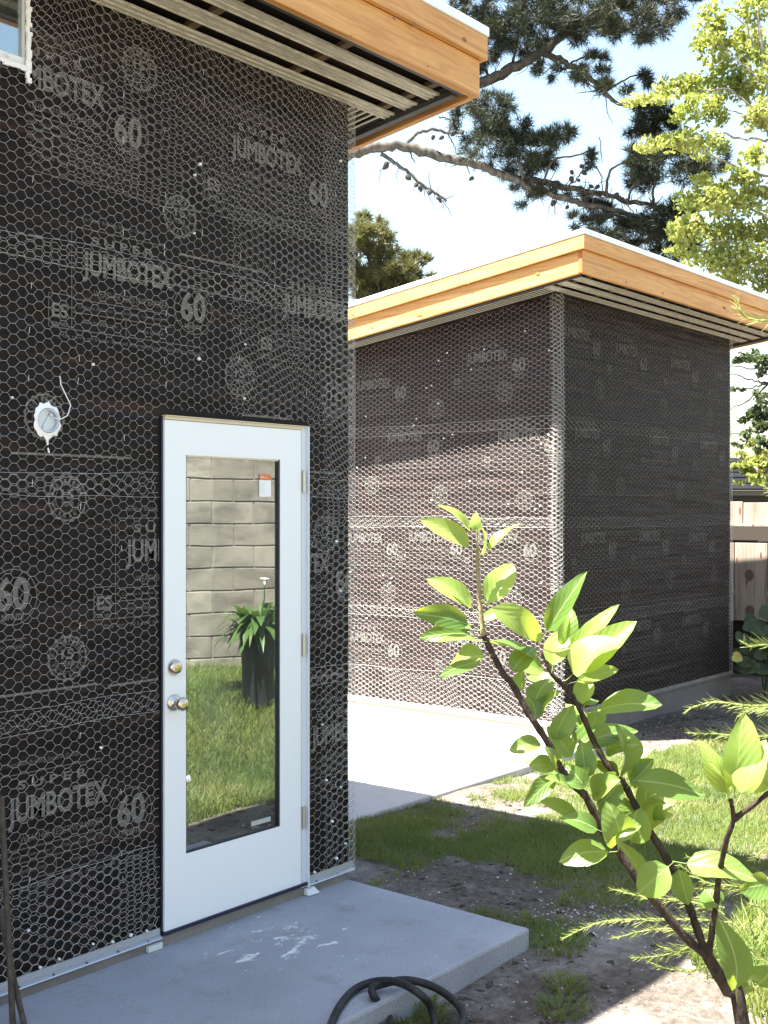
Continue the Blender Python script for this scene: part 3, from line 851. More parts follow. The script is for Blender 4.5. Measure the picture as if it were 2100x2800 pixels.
for oy, oz in ((7.30,2.88), (6.0,3.03), (5.68,2.33), (6.92,2.37), (8.2,2.37), (7.40,1.43), (5.89,1.45), (6.66,1.45), (7.38,.49), (6.2,.52), (8.4,2.9)):
    print_mesh(BLOCK, 'printed_lettering', fl, h2, -oy, oz, -8.9, -CY-.02, -1, 3.5-SL*(oy-CY)+.05)
for oy, oz in ((6.335,2.682), (5.6,2.78), (6.3,1.9), (5.5,1.0), (6.9,1.0), (7.1,2.0), (5.4,1.85)):
    print_mesh(SEAL, 'printed_seal', fl, h2, -oy, oz)
for ox, oz in ((8.42,3.20), (9.30,3.15), (10.40,3.13), (11.4,3.1), (8.60,2.36), (9.95,2.36), (11.05,2.36), (8.70,1.45), (9.75,1.45), (10.80,1.42), (9.57,.62), (10.65,.60), (8.5,.62)):
    print_mesh(BLOCK, 'printed_lettering', ff, h2, ox, oz, CX0+.02, CX1-.02, .08, 3.5, MT['darker_print'])
for ox, oz in ((9.02,2.82), (10.25,2.75), (11.3,2.72), (9.4,1.98), (10.6,1.95), (9.5,1.05), (10.4,1.1), (11.4,1.1), (8.9,2.0)):
    print_mesh(SEAL, 'printed_seal', ff, h2, ox, oz, ink=MT['darker_print'])
p = PR()
for k in range(9):
    p = PR(); p.quad(CX0+.1+rr.random()*1.5, CX0+1.8+rr.random()*1.4, .33*k+.25, .33*k+.256); print_mesh(p, 'printed_lap_line', ff, h2, 0, 0, ink=MT['darker_print'])
def path_left(s, fur): return CX0-.014-fur, -s, np.full_like(s,-1.0), np.zeros_like(s)
def path_right(s, fur): return s, CY-.014-fur, np.zeros_like(s), np.full_like(s,-1.0)
def path_corner(s, fur):
    t = np.clip((s+.02)/.06, 0, 1)*math.pi/2
    x = CX0-.03 + .038*(1-np.cos(t)) + np.where(s > .04, s-.04, 0); y = CY-.03 + .038*(1-np.sin(t)) + np.where(s < -.02, -.02-s, 0)
    return x, y, -np.cos(t), -np.sin(t)
def path_corner2(s, fur):
    t = np.clip((s+.02)/.06, 0, 1)*math.pi/2
    x = CX1+.035 - .035*(1-np.sin(t)) - np.where(s < -.02, -.02-s, 0); y = CY-.03 + .035*(1-np.cos(t)) + np.where(s > .04, s-.04, 0)
    return x, y, np.sin(t), -np.cos(t)
def keep2(p): return (p[:,2] < 3.56 - SL*np.clip(p[:,1]-CY, 0, 9)) & (p[:,2] > -.035)
def keep3(p): return (p[:,2] < 3.56) & (p[:,2] > .05)
segs = []
for k, (z0, z1) in enumerate(((-.04,.86), (.78,1.70), (1.62,2.54), (2.46,3.60))):
    segs.append(hexnet(path_left, -7.8, -CY, z0, z1, 51+k, keep2, r=.0009, sc=1.17))
    segs.append(hexnet(path_right, CX0, CX1+.02, max(z0,.05), z1, 61+k, keep3, r=.00027, sc=1.17))
segs.append(hexnet(path_left, -7.8, -CY, 0, .30, 71, keep2, r=.0008, wob=.01, sc=1.17))
for q in range(2): segs.append(hexnet(path_corner, -.075, .075, .05, 3.58, 80+q, keep3, r=.0011, wob=.006))
segs.append(hexnet(path_corner2, -.12, .12, .05, 3.58, 85, keep3, r=.0011))
wires('wire_netting', segs, MT['wire'], h2)
m = MB()
for i in range(46):
    yy = rr.uniform(CY+.05, 7.6); z = rr.uniform(.1, 3.4-SL*(yy-CY))
    m.lathe((CX0-.012, yy, z), (-1,0,0), [(0,.007),(.008,.007),(.011,.004)], 8)
o = m.build('furring_nail_heads', MT['white_plastic'], h2); o['kind'] = 'stuff'

# ---------------------------------------------------------------- grass, weeds and plaster crumbs
def vnoise(x, y, sc, seed):
    r = np.random.default_rng(seed); G = r.random((64,64))
    fx = (x*sc) % 63; fy = (y*sc) % 63
    ix = fx.astype(int); iy = fy.astype(int); tx = fx-ix; ty = fy-iy
    tx = tx*tx*(3-2*tx); ty = ty*ty*(3-2*ty)
    return (G[ix,iy]*(1-tx)*(1-ty)+G[ix+1,iy]*tx*(1-ty)+G[ix,iy+1]*(1-tx)*ty+G[ix+1,iy+1]*tx*ty)
def turf(x, y):
    """how likely grass grows at a spot"""
    d = .42*vnoise(x+40, y+40, 1.15, 1) + .33*vnoise(x+40, y+40, 3.7, 2) + .25*vnoise(x+40, y+40, 9.5, 9)
    d = d + .10
    d -= .55*np.exp(-(((x-4.75)/.55)**2 + ((y-3.35)/.42)**2))        # bare by the house corner
    d -= .55*np.exp(-(((x-4.2)/1.2)**2 + ((y-2.25)/.26)**2))         # trodden strip
    d -= .6*smooth(8.4, 8.9, x)*smooth(4.2, 4.55, y)                     # under the outbuilding
    d -= .30*np.exp(-(((x-6.15)/.5)**2 + ((y-4.0)/.25)**2))
    d += .30*np.exp(-(((x-5.4)/.7)**2 + ((y-3.1)/.45)**2))
    d += .22*np.exp(-(((x-5.2)/.9)**2 + ((y-4.3)/.22)**2))
    d -= .8*np.exp(-(((x-3.8)/.5)**2 + ((y-1.9)/.32)**2))         # bare sunny patch
    d += .14*np.exp(-(((x-5.0)/.9)**2 + ((y-3.75)/.7)**2))
    d += .25*smooth(6.0, 6.5, x)*smooth(4.5, 4.2, y)
    d += .35*smooth(2.25, 1.85, y)*smooth(4.2,4.7,x+.5*(2-y))
    return d
def blades(n, x0, x1, y0, y1, thr, hmin, hmax, wid, seed, soft=.12, box=None):
    r = np.random.default_rng(seed)
    x = r.uniform(x0, x1, n); y = r.uniform(y0, y1, n)
    d = turf(x, y)
    k = (d - thr)/soft > r.random(n)
    k &= ~((x < 4.15) & (y > 2.64)) & ~((x > 4.14) & (x < 8.34) & (y > 4.58)) & ~((x > 8.3) & (y > 5.05)) & ~((x<4.6)&(y>3.7))
    x = x[k]; y = y[k]; n = len(x)
    z = ground_z(x, y); h = r.uniform(hmin, hmax, n)*(.6+.8*np.clip(d[k]-thr,0,.5)); a = r.uniform(0, 6.283, n)
    lean = r.uniform(.2, 1.1, n)*h; b = a + r.normal(0, .8, n)
    w = wid*r.uniform(.6, 1.3, n)
    wx, wy = -np.sin(b)*w, np.cos(b)*w
    base = np.stack([x,y,z-.005],-1); W = np.stack([wx,wy,0*wx],-1)
    mid = base + np.stack([np.cos(a)*lean*.4, np.sin(a)*lean*.4, h*.62],-1)
    tip = base + np.stack([np.cos(a)*lean, np.sin(a)*lean, h],-1)
    V = np.stack([base-W, base+W, mid+W*.8, mid-W*.8, tip+W*.15, tip-W*.15], 1)
    i = (np.arange(n)*6)[:,None]
    F = np.concatenate([i+np.array([[0,1,2,3]]), i+np.array([[3,2,4,5]])])
    return V.reshape(-1,3), F
def join(parts):
    V = []; F = []; n = 0
    for v, f in parts: V.append(v); F.append(f+n); n += len(v)
    return np.concatenate(V), np.concatenate(F)
V, F = join([blades(190000, 4.0, 9.4, 1.6, 4.62, .485, .014, .06, .0022, 3, .2),
             blades(9000, 3.3, 5.2, 1.9, 2.66, .56, .02, .05, .0022, 4),
             blades(130000, 3.4, 9.0, -1.4, 2.1, .28, .04, .12, .004, 5),
             blades(14000, 8.4, 14, 2.0, 5.0, .60, .02, .05, .003, 6)])
g = npmesh('grass', V, F, MT['grass']); tag(g, 'short patchy grass and clover growing over the bare soil', 'grass', kind='stuff')
# plaster crumbs
r = np.random.default_rng(12); n = 800
x = np.concatenate([r.uniform(3.2,6.2,n), r.normal(4.55,.25,500), r.uniform(8.3,10.5,260)]); y = np.concatenate([r.uniform(2.05,4.4,n), r.normal(2.68,.12,500), r.uniform(4.2,5.0,260)])
k = ~((x < 4.16) & (y > 2.64)) & ~((x > 4.14) & (x < 8.34) & (y > 4.57)); x = x[k]; y = y[k]
s_ = .0022 + .007*r.random(len(x))**3
Vp = []; Fp = []
for i in range(len(x)):
    c = np.array([x[i], y[i], float(ground_z(x[i], y[i]))+s_[i]*.25]); b = len(Vp)
    e = r.normal(0, 1, (6,3)); D = np.array([[1,0,0],[-1,0,0],[0,1,0],[0,-1,0],[0,0,.5],[0,0,-.5]])
    for q in range(6): Vp.append(c + s_[i]*(D[q]+.25*e[q]))
    for f in ((0,2,4),(2,1,4),(1,3,4),(3,0,4),(2,0,5),(1,2,5),(3,1,5),(0,3,5)): Fp.append([b+j for j in f])
g = npmesh('plaster_crumbs', Vp, Fp, M('pale_plaster', (.5,.48,.45), .9)); tag(g, 'pale plaster crumbs and grit scattered on the soil', 'debris', kind='stuff')

r = np.random.default_rng(13); n = 1300
x = np.concatenate([r.uniform(3.2,6.4,n), r.uniform(8.3,10.8,500)]); y = np.concatenate([r.uniform(2.0,4.5,n), r.uniform(4.0,5.0,500)])
k = ~((x < 4.16) & (y > 2.64)) & ~((x > 4.14) & (x < 8.34) & (y > 4.57)); x = x[k]; y = y[k]
s_ = .004 + .016*r.random(len(x))**4
Vp = []; Fp = []
for i in range(len(x)):
    c = np.array([x[i], y[i], float(ground_z(x[i], y[i]))+s_[i]*.1]); b = len(Vp)
    e = r.normal(0, 1, (6,3)); st_ = 1 + 1.4*r.random(); D = np.array([[st_,0,0],[-st_,0,0],[0,1,0],[0,-1,0],[0,0,.55],[0,0,-.5]])
    t = r.uniform(0, 3.14); D = D @ np.array([[math.cos(t),math.sin(t),0],[-math.sin(t),math.cos(t),0],[0,0,1]])
    for q in range(6): Vp.append(c + s_[i]*(D[q]+.22*e[q]))
    for f in ((0,2,4),(2,1,4),(1,3,4),(3,0,4),(2,0,5),(1,2,5),(3,1,5),(0,3,5)): Fp.append([b+j for j in f])
g = npmesh('soil_clods', Vp, Fp, mat_bark('dark_soil_clod', (.03,.024,.019), (.10,.08,.06), 40)); tag(g, 'dark soil clods and bark litter strewn over the bare ground', 'soil', kind='stuff')

# weed tufts on bare soil
def tuft(u, v, n, hgt, spread, label, seed, z=-.09):
    c = on_plane(u, v, z); c.z = float(ground_z(c.x, c.y)); rg = random.Random(seed); V = []; F = []
    for i in range(n):
        a = rg.uniform(0, 6.28); rad = spread*math.sqrt(rg.random()); h = hgt*rg.uniform(.5,1.1)
        b = Vector((c.x+rad*math.cos(a), c.y+rad*math.sin(a), c.z-.004)); ln = rg.uniform(.3,1.3)*h; t = a+rg.uniform(-.8,.8)
        d = Vector((math.cos(t), math.sin(t), 0)); wv = Vector((-d.y, d.x, 0))*.0022*rg.uniform(.7,1.5)
        m_ = b + d*ln*.45 + UP*h*.65; e = b + d*ln + UP*h*.9; k = len(V)
        V += [b-wv, b+wv, m_+wv, m_-wv, e+wv*.2, e-wv*.2]; F += [(k,k+1,k+2,k+3),(k+3,k+2,k+4,k+5)]
    o = npmesh('weed_tuft', [tuple(q) for q in V], F, MT['grass']); tag(o, label, 'weed', 'weed tufts on the bare soil')
    return o
tuft(1120, 2775, 420, .07, .13, 'leafy weed clump inside the coils of the black hose', 1)
tuft(1545, 2695, 170, .05, .08, 'small grassy weed on the bare soil, upper of two right of the hose', 2)
tuft(1530, 2760, 170, .05, .09, 'small grassy weed on the bare soil, lower of two right of the hose', 3)
tuft(1520, 2590, 200, .05, .12, 'straggly weed beside the outer corner of the doorstep slab', 4)

# ---------------------------------------------------------------- hose
def hose_pts(lst): return [on_plane(u, v, z) for u, v, z in lst]
def spline(pts, n=8):
    out = []; P_ = [pts[0]] + pts + [pts[-1]]
    for i in range(1, len(P_)-2):
        a, b, c, d = P_[i-1], P_[i], P_[i+1], P_[i+2]
        for k in range(n):
            t = k/n
            out.append(.5*((2*b) + (c-a)*t + (2*a-5*b+4*c-d)*t*t + (3*b-a-3*c+d)*t**3))
    out.append(pts[-1]); return out
hp = hose_pts([(880,2870,.014),(905,2800,.014),(930,2748,.014),(968,2705,.016),(1015,2684,.03),(1065,2680,.05),(1110,2692,.06),(1155,2722,.04),(1178,2752,-.02),(1186,2800,-.07),
               (1150,2850,-.075),(1080,2830,-.075),(1062,2775,-.07),(1040,2745,-.03),(1022,2722,.02),(1018,2700,.035),(1050,2688,.03),(1100,2678,.04),(1150,2684,.035),(1200,2704,.0),(1245,2738,-.055),(1266,2772,-.072),(1258,2805,-.075),(1220,2850,-.075)])
hs = MB().tube(spline(hp, 7), .0145, 10).build('rubber_hose', MT['rubber'], None, True)
tag(hs, 'black rubber hose coiled over the front edge of the doorstep slab', 'hose')

# steel stakes leaning bottom left
s1 = MB(); s1.tube([(2.215,3.49,.0),(2.25,3.58,.36),(2.283,3.672,.74)], .0105, 6)
tag(s1.build('steel_stake', MT['rust'], None), 'taller rusty brown stake leaning on the wall in the bottom left corner', 'stake', 'stakes leaning at the left')
s1 = MB(); s1.tube([(2.246,3.47,.0),(2.265,3.60,.21),(2.279,3.668,.34)], .011, 6)
tag(s1.build('steel_stake', MT['rust'], None), 'shorter rusty brown stake crossing in front of the taller one, bottom left', 'stake', 'stakes leaning at the left')

# ---------------------------------------------------------------- apple sapling
ZS = 1.8
tree = thing('apple_sapling', tuple(P(2075, 2800, 1.8).xy) + (-.09,), 'young apple sapling with bright lit leaves in the right foreground', 'tree')
def br(lst, r0, r1, name, mat, n=8):
    pts = spline([P(u, v, Z) for u, v, Z in lst], 4); k = len(pts)
    rad = [r0+(r1-r0)*i/(k-1) for i in range(k)]
    rad = [a*(1+.12*math.sin(i*2.3)) for i, a in enumerate(rad)]
    return MB().tube(pts, rad, n).build(name, mat, tree, True)
b0 = P(2030, 2800, 1.8); gz = Vector((b0.x+.05, b0.y-.12, -.1))
pts = spline([gz, gz.lerp(b0, .5)+Vector((.02,.02,0)), b0, P(1991,2708,1.8), P(1953,2644,1.8), P(1928,2602,1.8)], 5)
trunk = MB().tube(pts, [.013-.004*i/(len(pts)-1) for i in range(len(pts))], 10).build('trunk', MT['bark'], tree, True)
br([(1932,2610,1.8),(1877,2564,1.8),(1805,2480,1.79),(1740,2398,1.78),(1687,2321,1.78),(1651,2273,1.77),(1603,2179,1.77),(1577,2152,1.77),(1533,2099,1.76),(1504,2039,1.76),(1466,1979,1.75),(1446,1950,1.75),(1400,1868,1.75),(1380,1847,1.75),(1356,1803,1.75),(1322,1736,1.75)], .0068, .0045, 'branch', MT['bark'])
br([(1322,1738,1.75),(1315,1675,1.75),(1307,1567,1.75),(1305,1495,1.75),(1303,1440,1.75)], .0042, .0016, 'shoot', MT['shoot'])
br([(1930,2608,1.8),(1902,2526,1.82),(1873,2450,1.82),(1822,2345,1.83),(1780,2275,1.83),(1736,2198,1.83),(1707,2143,1.83),(1683,2116,1.83),(1651,2075,1.83),(1620,2017,1.83),(1590,1948,1.83),(1566,1900,1.83),(1537,1869,1.83),(1510,1842,1.83),(1480,1775,1.83)], .0068, .0036, 'branch', MT['bark'])
br([(1935,2615,1.8),(1953,2509,1.78),(1965,2400,1.75),(1985,2300,1.7),(2005,2240,1.68),(1998,2185,1.66)], .006, .003, 'branch', MT['bark'])
br([(2005,2240,1.68),(2067,2193,1.66),(2115,2155,1.66)], .0045, .003, 'branch', MT['bark'])

def leaf_mesh(seed):
    rg = random.Random(seed); V = []; F = []; NL, NW = 10, 6
    bend = rg.uniform(.05,.5); fold = rg.uniform(.08,.5); ruf = rg.uniform(.015,.05); tw = rg.uniform(-.8,.8); ph = rg.uniform(0,6)
    pet = .17; curl = rg.uniform(-.1,.35); side = rg.uniform(-.10,.10)
    for i in range(NL+1):
        t = i/NL
        wd = .5*(math.sin(math.pi*min(1, t**.84))**.62)*(1-.12*t**2) + .003
        x = pet + (1-pet)*t; zc = .20*math.sin(math.pi*min(1,t*.9)) - bend*t*t + curl*.3*t**4
        for j in range(NW+1):
            q = (j-NW/2)/(NW/2)
            y = q*wd*(1 + (.015 if i % 2 else -.015)*(abs(q) > .9)); z = abs(q)**1.5*wd*fold*(1-.3*t) + ruf*math.sin(8*t+ph+2.5*q)*abs(q)
            if abs(q) > .9: z -= curl*.12*math.sin(5*t+ph)
            c, s__ = math.cos(tw*t), math.sin(tw*t)
            V.append((x, y*c - z*s__ + side*math.sin(2.6*t), zc + y*s__ + z*c))
    for i in range(NL):
        for j in range(NW):
            a = i*(NW+1)+j; F.append((a, a+NW+1, a+NW+2, a+1))
    b = len(V)                                            # petiole
    for x, z in ((0,-.02),(pet+.03,.004)):
        for k in range(3):
            a = 2.09*k; V.append((x, .014*math.cos(a), z+.014*math.sin(a)))
    for k in range(3): F.append((b+k, b+(k+1)%3, b+3+(k+1)%3, b+3+k))
    me = bpy.data.meshes.new('leaf'); me.from_pydata(V, [], F); me.update()
    for p in me.polygons: p.use_smooth = True
    me.materials.append(MT['apple_leaf']); return me
LEAVES = [leaf_mesh(s) for s in range(14)]
LF = [(1305,1510,1165,1410,52,1.75),(1298,1462,1204,1381,42,1.75),(1303,1465,1302,1400,28,1.75),(1318,1520,1420,1432,36,1.75),(1312,1530,1326,1442,30,1.75),
 (1322,1673,1395,1535,66,1.75),(1308,1680,1182,1570,54,1.75),(1310,1712,1136,1673,54,1.74),(1312,1730,1150,1738,44,1.74),(1330,1752,1202,1752,36,1.73),
 (1312,1722,1192,1705,40,1.77),(1345,1786,1231,1815,60,1.74),(1330,1800,1203,1846,34,1.73),(1316,1640,1484,1748,62,1.72),(1450,1670,1312,1680,38,1.80),
 (1505,1838,1343,1750,68,1.80),(1503,1845,1400,1806,38,1.84),(1472,1760,1602,1567,54,1.82),(1545,1860,1730,1700,70,1.80),(1530,1820,1685,1652,44,1.84),
 (1548,1858,1669,1746,92,1.78),(1515,1800,1560,1660,54,1.86),(1530,1780,1552,1677,28,1.82),(1508,1838,1528,1722,60,1.81),(1552,1868,1690,1830,36,1.79),
 (1590,1940,1600,1845,48,1.82),(1595,1935,1620,1850,42,1.86),(1598,1948,1802,1918,66,1.80),(1468,1980,1450,1900,46,1.76),(1505,2040,1562,1925,52,1.80),
 (1515,2055,1740,1992,78,1.84),(1497,2030,1394,2050,46,1.76),(1575,2085,1503,1985,46,1.80),(1600,2150,1590,2028,52,1.78),(1612,2168,1548,2085,50,1.75),
 (1530,2098,1450,2090,44,1.77),(1533,2108,1437,2198,44,1.76),(1600,2245,1478,2190,40,1.79),(1655,2275,1535,2230,52,1.74),(1705,2145,1690,1990,96,1.85),
 (1700,2120,1790,2040,30,1.90),(1620,2165,1692,2115,36,1.80),(1692,2325,1678,2205,80,1.76),(1722,2315,1742,2210,74,1.82),(1688,2325,1533,2345,66,1.75),
 (1780,2430,1690,2300,50,1.82),(1845,2352,1745,2440,80,1.74),(1700,2125,1925,2168,70,1.80),(1722,2305,1818,2225,84,1.86),(1800,2262,1800,2190,30,1.84),
 (1838,2352,2065,2395,82,1.76),(2005,2200,2030,1955,82,1.64),(2000,2195,1922,2028,54,1.66),(1998,2192,1945,2085,64,1.68),(2012,2200,2095,2025,78,1.62),
 (2067,2195,2088,2055,66,1.66),(2016,2738,1990,2525,82,1.78),(2125,2620,2070,2692,70,1.80),(1965,2490,1930,2430,66,1.76),(2120,2412,2022,2432,60,1.78),
 (2008,2722,2062,2690,36,1.80),(1850,2355,1882,2470,50,1.82),(2110,2160,2060,2080,60,1.66)]
rx = random.Random(33)                                    # smaller leaves set along the two main branches
BR1 = [(1740,2398),(1687,2321),(1651,2273),(1603,2179),(1577,2152),(1533,2099),(1504,2039),(1466,1979),(1400,1868),(1356,1803)]
BR2 = [(1780,2275),(1736,2198),(1707,2143),(1651,2075),(1620,2017),(1590,1948),(1537,1869),(1505,1835)]
for B_, n_, Zb in ((BR1, 13, 1.77), (BR2, 15, 1.84)):
    for k in range(n_):
        q_ = rx.randrange(len(B_)-1); t = rx.random(); u = B_[q_][0]+(B_[q_+1][0]-B_[q_][0])*t; v = B_[q_][1]+(B_[q_+1][1]-B_[q_][1])*t
        a_ = rx.choice((-1,1))*rx.uniform(.3,1.5); ln = rx.uniform(65,125)
        LF.append((u, v, u+math.sin(a_)*ln-15, v-math.cos(a_)*ln, ln*rx.uniform(.38,.52), Zb+rx.uniform(-.03,.06)))
YOUNG = [me.copy() for me in LEAVES]
for me in YOUNG: me.materials[0] = MT['young_leaf']
rg = random.Random(21)
for i, (bu, bv, tu, tv, w_, Z) in enumerate(LF):
    a = P(bu, bv, Z); b = P(tu, tv, Z + rg.uniform(-.045, .045))
    ax = (b-a); L = ax.length; ax.normalize()
    n = (-FW*rg.uniform(.45,1.0) + UP*rg.uniform(.35,1.0) + RT*rg.uniform(-.45,.45))
    yv = n.cross(ax).normalized(); zv = ax.cross(yv)
    L *= 1.03; W_ = w_/FPX*Z*1.22
    o = bpy.data.objects.new('leaf', (YOUNG if bv < 1700 or bu > 1990 and bv < 2300 or i in (18,19,20,23,24,25) else LEAVES)[(i*5) % 14]); col.objects.link(o)
    Mx = Matrix.Identity(4)
    for k in range(3):
        Mx[k][0] = ax[k]*L; Mx[k][1] = yv[k]*W_; Mx[k][2] = zv[k]*min(L*.55, W_*1.0); Mx[k][3] = a[k]
    o.parent = tree; o.matrix_parent_inverse = Matrix.Translation(-tree.location); o.matrix_basis = Mx

# ---------------------------------------------------------------- asparagus fern
fern = thing('asparagus_fern', tuple(P(2150, 2500, 2.5).xy) + (-.09,), 'feathery pale green asparagus fern behind the sapling stem', 'fern')
def frond(lst, name='frond', dens=70, ln=.05):
    pts = spline([P(u, v, Z) for u, v, Z in lst], 6); V = []; F = []
    tot = sum((pts[i+1]-pts[i]).length for i in range(len(pts)-1)); acc = 0
    m = MB().tube(pts, [.0022*(1-.75*i/len(pts))+.0003 for i in range(len(pts))], 4)
    for i in range(len(pts)-1):
        d = (pts[i+1]-pts[i]); seg = d.length; d.normalize(); t = acc/tot; acc += seg
        for k in range(max(2, int(dens*seg/.1))):
            p = pts[i].lerp(pts[i+1], rg.random()); q = Vector((rg.gauss(0,1), rg.gauss(0,1), rg.gauss(0,1)+.2)); q = (q - d*q.dot(d)).normalized()
            e = p + (d*.8 + q*.75).normalized()*ln*rg.uniform(.35,1)*(1.05-.75*t)
            wv = d.cross(q)*.0008; b = len(m.v)
            m.v += [tuple(p-wv), tuple(p+wv), tuple(e+wv*.4), tuple(e-wv*.4)]; m.f.append((b,b+1,b+2,b+3))
    me = bpy.data.meshes.new(name); me.from_pydata(m.v, [], m.f); me.update()
    return put(name, me, MT['fern'], fern)
for l in ([(2000,2520,2.3),(1900,2512,2.3),(1760,2512,2.3),(1640,2520,2.3),(1535,2567,2.3)], [(2010,2545,2.35),(1900,2540,2.35),(1780,2540,2.35),(1672,2566,2.35)],
          [(1980,2480,2.4),(1860,2460,2.4),(1760,2450,2.4),(1668,2428,2.4)], [(1960,2560,2.3),(1880,2590,2.3),(1800,2612,2.3),(1726,2618,2.3)],
          [(1960,2590,2.3),(1870,2600,2.3),(1800,2585,2.3)], [(2100,2435,2.4),(2000,2420,2.4),(1930,2410,2.4),(1855,2362,2.4)], [(2110,2400,2.45),(2010,2395,2.45),(1950,2370,2.45),(1880,2340,2.45)],
          [(2120,2430,2.4),(2010,2425,2.4),(1900,2428,2.4)], [(1980,2500,2.3),(1930,2460,2.3),(1912,2450,2.3)], [(2020,2600,2.3),(1900,2650,2.3),(1830,2648,2.3),(1768,2625,2.3)],
          [(2140,1925,2.2),(2050,1928,2.2),(1960,1918,2.2),(1900,1930,2.2),(1869,1948,2.2)], [(2140,1945,2.3),(2060,1940,2.3),(2015,1958,2.3)], [(2130,2010,2.4),(2040,2012,2.4),(1960,2005,2.4),(1880,2003,2.4)],
          [(2130,1762,2.3),(2080,1762,2.3),(2048,1766,2.3),(2032,1752,2.3)], [(2130,868,2.2),(2085,875,2.2),(2040,865,2.2),(2018,840,2.2),(2008,806,2.2)], [(2140,1345,2.3),(2100,1335,2.3),(2085,1325,2.3)],
          [(2140,2300,2.4),(2090,2320,2.4),(2060,2350,2.4)], [(2140,2560,2.4),(2080,2480,2.4),(2040,2480,2.4)], [(2140,2640,2.4),(2080,2620,2.4),(2020,2560,2.4)]):
    frond(l)
# upright stems rising out of the ground to carry the fronds
m = MB()
for u, v in ((2140,1340), (2135,1900), (2120,2420), (2000,2520)):
    q = P(u, v, 2.35); b = Vector((q.x+.1, q.y-.1, -.1)); m.tube([b, b.lerp(q,.6)+Vector((.03,-.03,.0)), q], [.004,.003,.0015], 5)
m.build('stem', MT['fern'], fern)

# ---------------------------------------------------------------- conifers and trees
def tufts(spots, per, nl, seed, needles=15, size=.022):
    """spots: (centre, rx, rz, depth)"""
    r = np.random.default_rng(seed); V = []; 
    rt = np.array(RT); fw = np.array(FW)
    for (c, ru, rv, rd) in spots:
        n = max(3, int(per*ru*rv*100))
        q = r.normal(0, 1, (n,3)); q /= np.linalg.norm(q, axis=1, keepdims=True); q *= (r.random((n,1))**.45)
        m_ = max(3, int(n/18)); h = r.normal(0, 1, (m_,3)); h /= np.linalg.norm(h, axis=1, keepdims=True); h *= r.random((m_,1))**.33
        q = h[r.integers(0, m_, n)] + q*.34
        ctr = np.array(c) + q[:,:1]*ru*rt + q[:,1:2]*rd*fw + q[:,2:]*np.array([0,0,rv])
        out = q[:,:1]*rt + q[:,1:2]*fw + q[:,2:]*np.array([0,0,1.0]) + np.array([0,0,.35])
        d = r.normal(0, 1, (n, needles, 3)) + out[:,None,:]*1.1
        d /= np.linalg.norm(d, axis=2, keepdims=True)
        L = nl*r.uniform(.6, 1.15, (n, needles, 1))
        b = ctr[:,None,:] + d*.012
        sd = np.cross(d, r.normal(0,1,(n,needles,3))); sd /= np.linalg.norm(sd, axis=2, keepdims=True)+1e-9
        tri = np.stack([b - sd*size*.5, b + sd*size*.5, b + d*L], 2)
        V.append(tri.reshape(-1,3))
    V = np.concatenate(V); return V, np.arange(len(V)).reshape(-1,3)
def leaves_cloud(spots, per, size, seed):
    r = np.random.default_rng(seed); V = []
    rt = np.array(RT); fw = np.array(FW)
    for (c, ru, rv, rd) in spots:
        n = max(4, int(per*ru*rv*100))
        q = r.normal(0, 1, (n,3)); q /= np.linalg.norm(q, axis=1, keepdims=True); q *= (r.random((n,1))**.45)
        m_ = max(3, int(n/28)); h = r.normal(0, 1, (m_,3)); h /= np.linalg.norm(h, axis=1, keepdims=True); h *= r.random((m_,1))**.33
        q = h[r.integers(0, m_, n)] + q*.5
        ctr = np.array(c) + q[:,:1]*ru*rt + q[:,1:2]*rd*fw + q[:,2:]*np.array([0,0,rv])
        a = r.normal(0,1,(n,3)) + np.array([0,0,-.5]); a /= np.linalg.norm(a,axis=1,keepdims=True)
        b = np.cross(a, r.normal(0,1,(n,3))); b /= np.linalg.norm(b,axis=1,keepdims=True)
        L = size*r.uniform(.6,1.2,(n,1)); 
        V.append(np.stack([ctr-a*L*.5, ctr+b*L*.28, ctr+a*L*.5, ctr-b*L*.28], 1).reshape(-1,3))
    V = np.concatenate(V); return V, np.arange(len(V)).reshape(-1,4)
def sp(lst, Z, dep=.5):
    return [(P(u,v,Z+random.uniform(-.5,.5)), ru/FPX*Z, rv/FPX*Z, dep*max(ru,rv)/FPX*Z+.15) for u,v,ru,rv in lst]
def limb(parent, lst, Z, w0, w1, name='branch', mat='pine_bark', n=7, wig=.02):
    pts = spline([P(u,v,Z+dz) for u,v,dz in lst], 5); k = len(pts); q = random.Random(len(lst)*7+int(lst[0][0]))
    pts = [p + Vector((q.uniform(-wig,wig), q.uniform(-wig,wig), q.uniform(-wig,wig))) for p in pts]
    s__ = Z/FPX/2
    return MB().tube(pts, [s__*(w0+(w1-w0)*i/(k-1))*q.uniform(.9,1.12) for i in range(k)], n).build(name, MT[mat], parent, True)
ZP = 16
tb = P(870, 1398, 17); tb.z = -.2
pine = thing('pine_tree', tuple(tb), 'large dark pine with long cone-studded limbs reaching over the far roof', 'tree')
MB().tube([tb, tb+Vector((.1,.1,5)), tb+Vector((.3,0,10)), tb+Vector((.5,0,14))], [.42,.33,.26,.16], 12).build('trunk', MT['pine_bark'], pine, True)
limb(pine, [(860,470,1),(955,425,.3),(1010,405,0),(1060,398,0),(1120,403,0),(1200,425,0),(1300,447,0),(1360,470,0),(1410,490,0),(1480,520,0),(1540,541,0),(1600,556,0),(1680,575,0),(1760,600,0),(1850,640,0)], ZP, 30, 12)
limb(pine, [(1380,478,0),(1450,490,.1),(1520,503,.1),(1600,518,.2),(1680,538,.2),(1750,555,.2),(1830,565,.3)], ZP, 22, 10)
limb(pine, [(880,330,1),(1200,260,.5),(1320,222,0),(1400,186,0),(1450,155,0),(1500,128,0),(1560,80,.2),(1650,30,.4),(1760,-20,.5)], ZP, 34, 20)
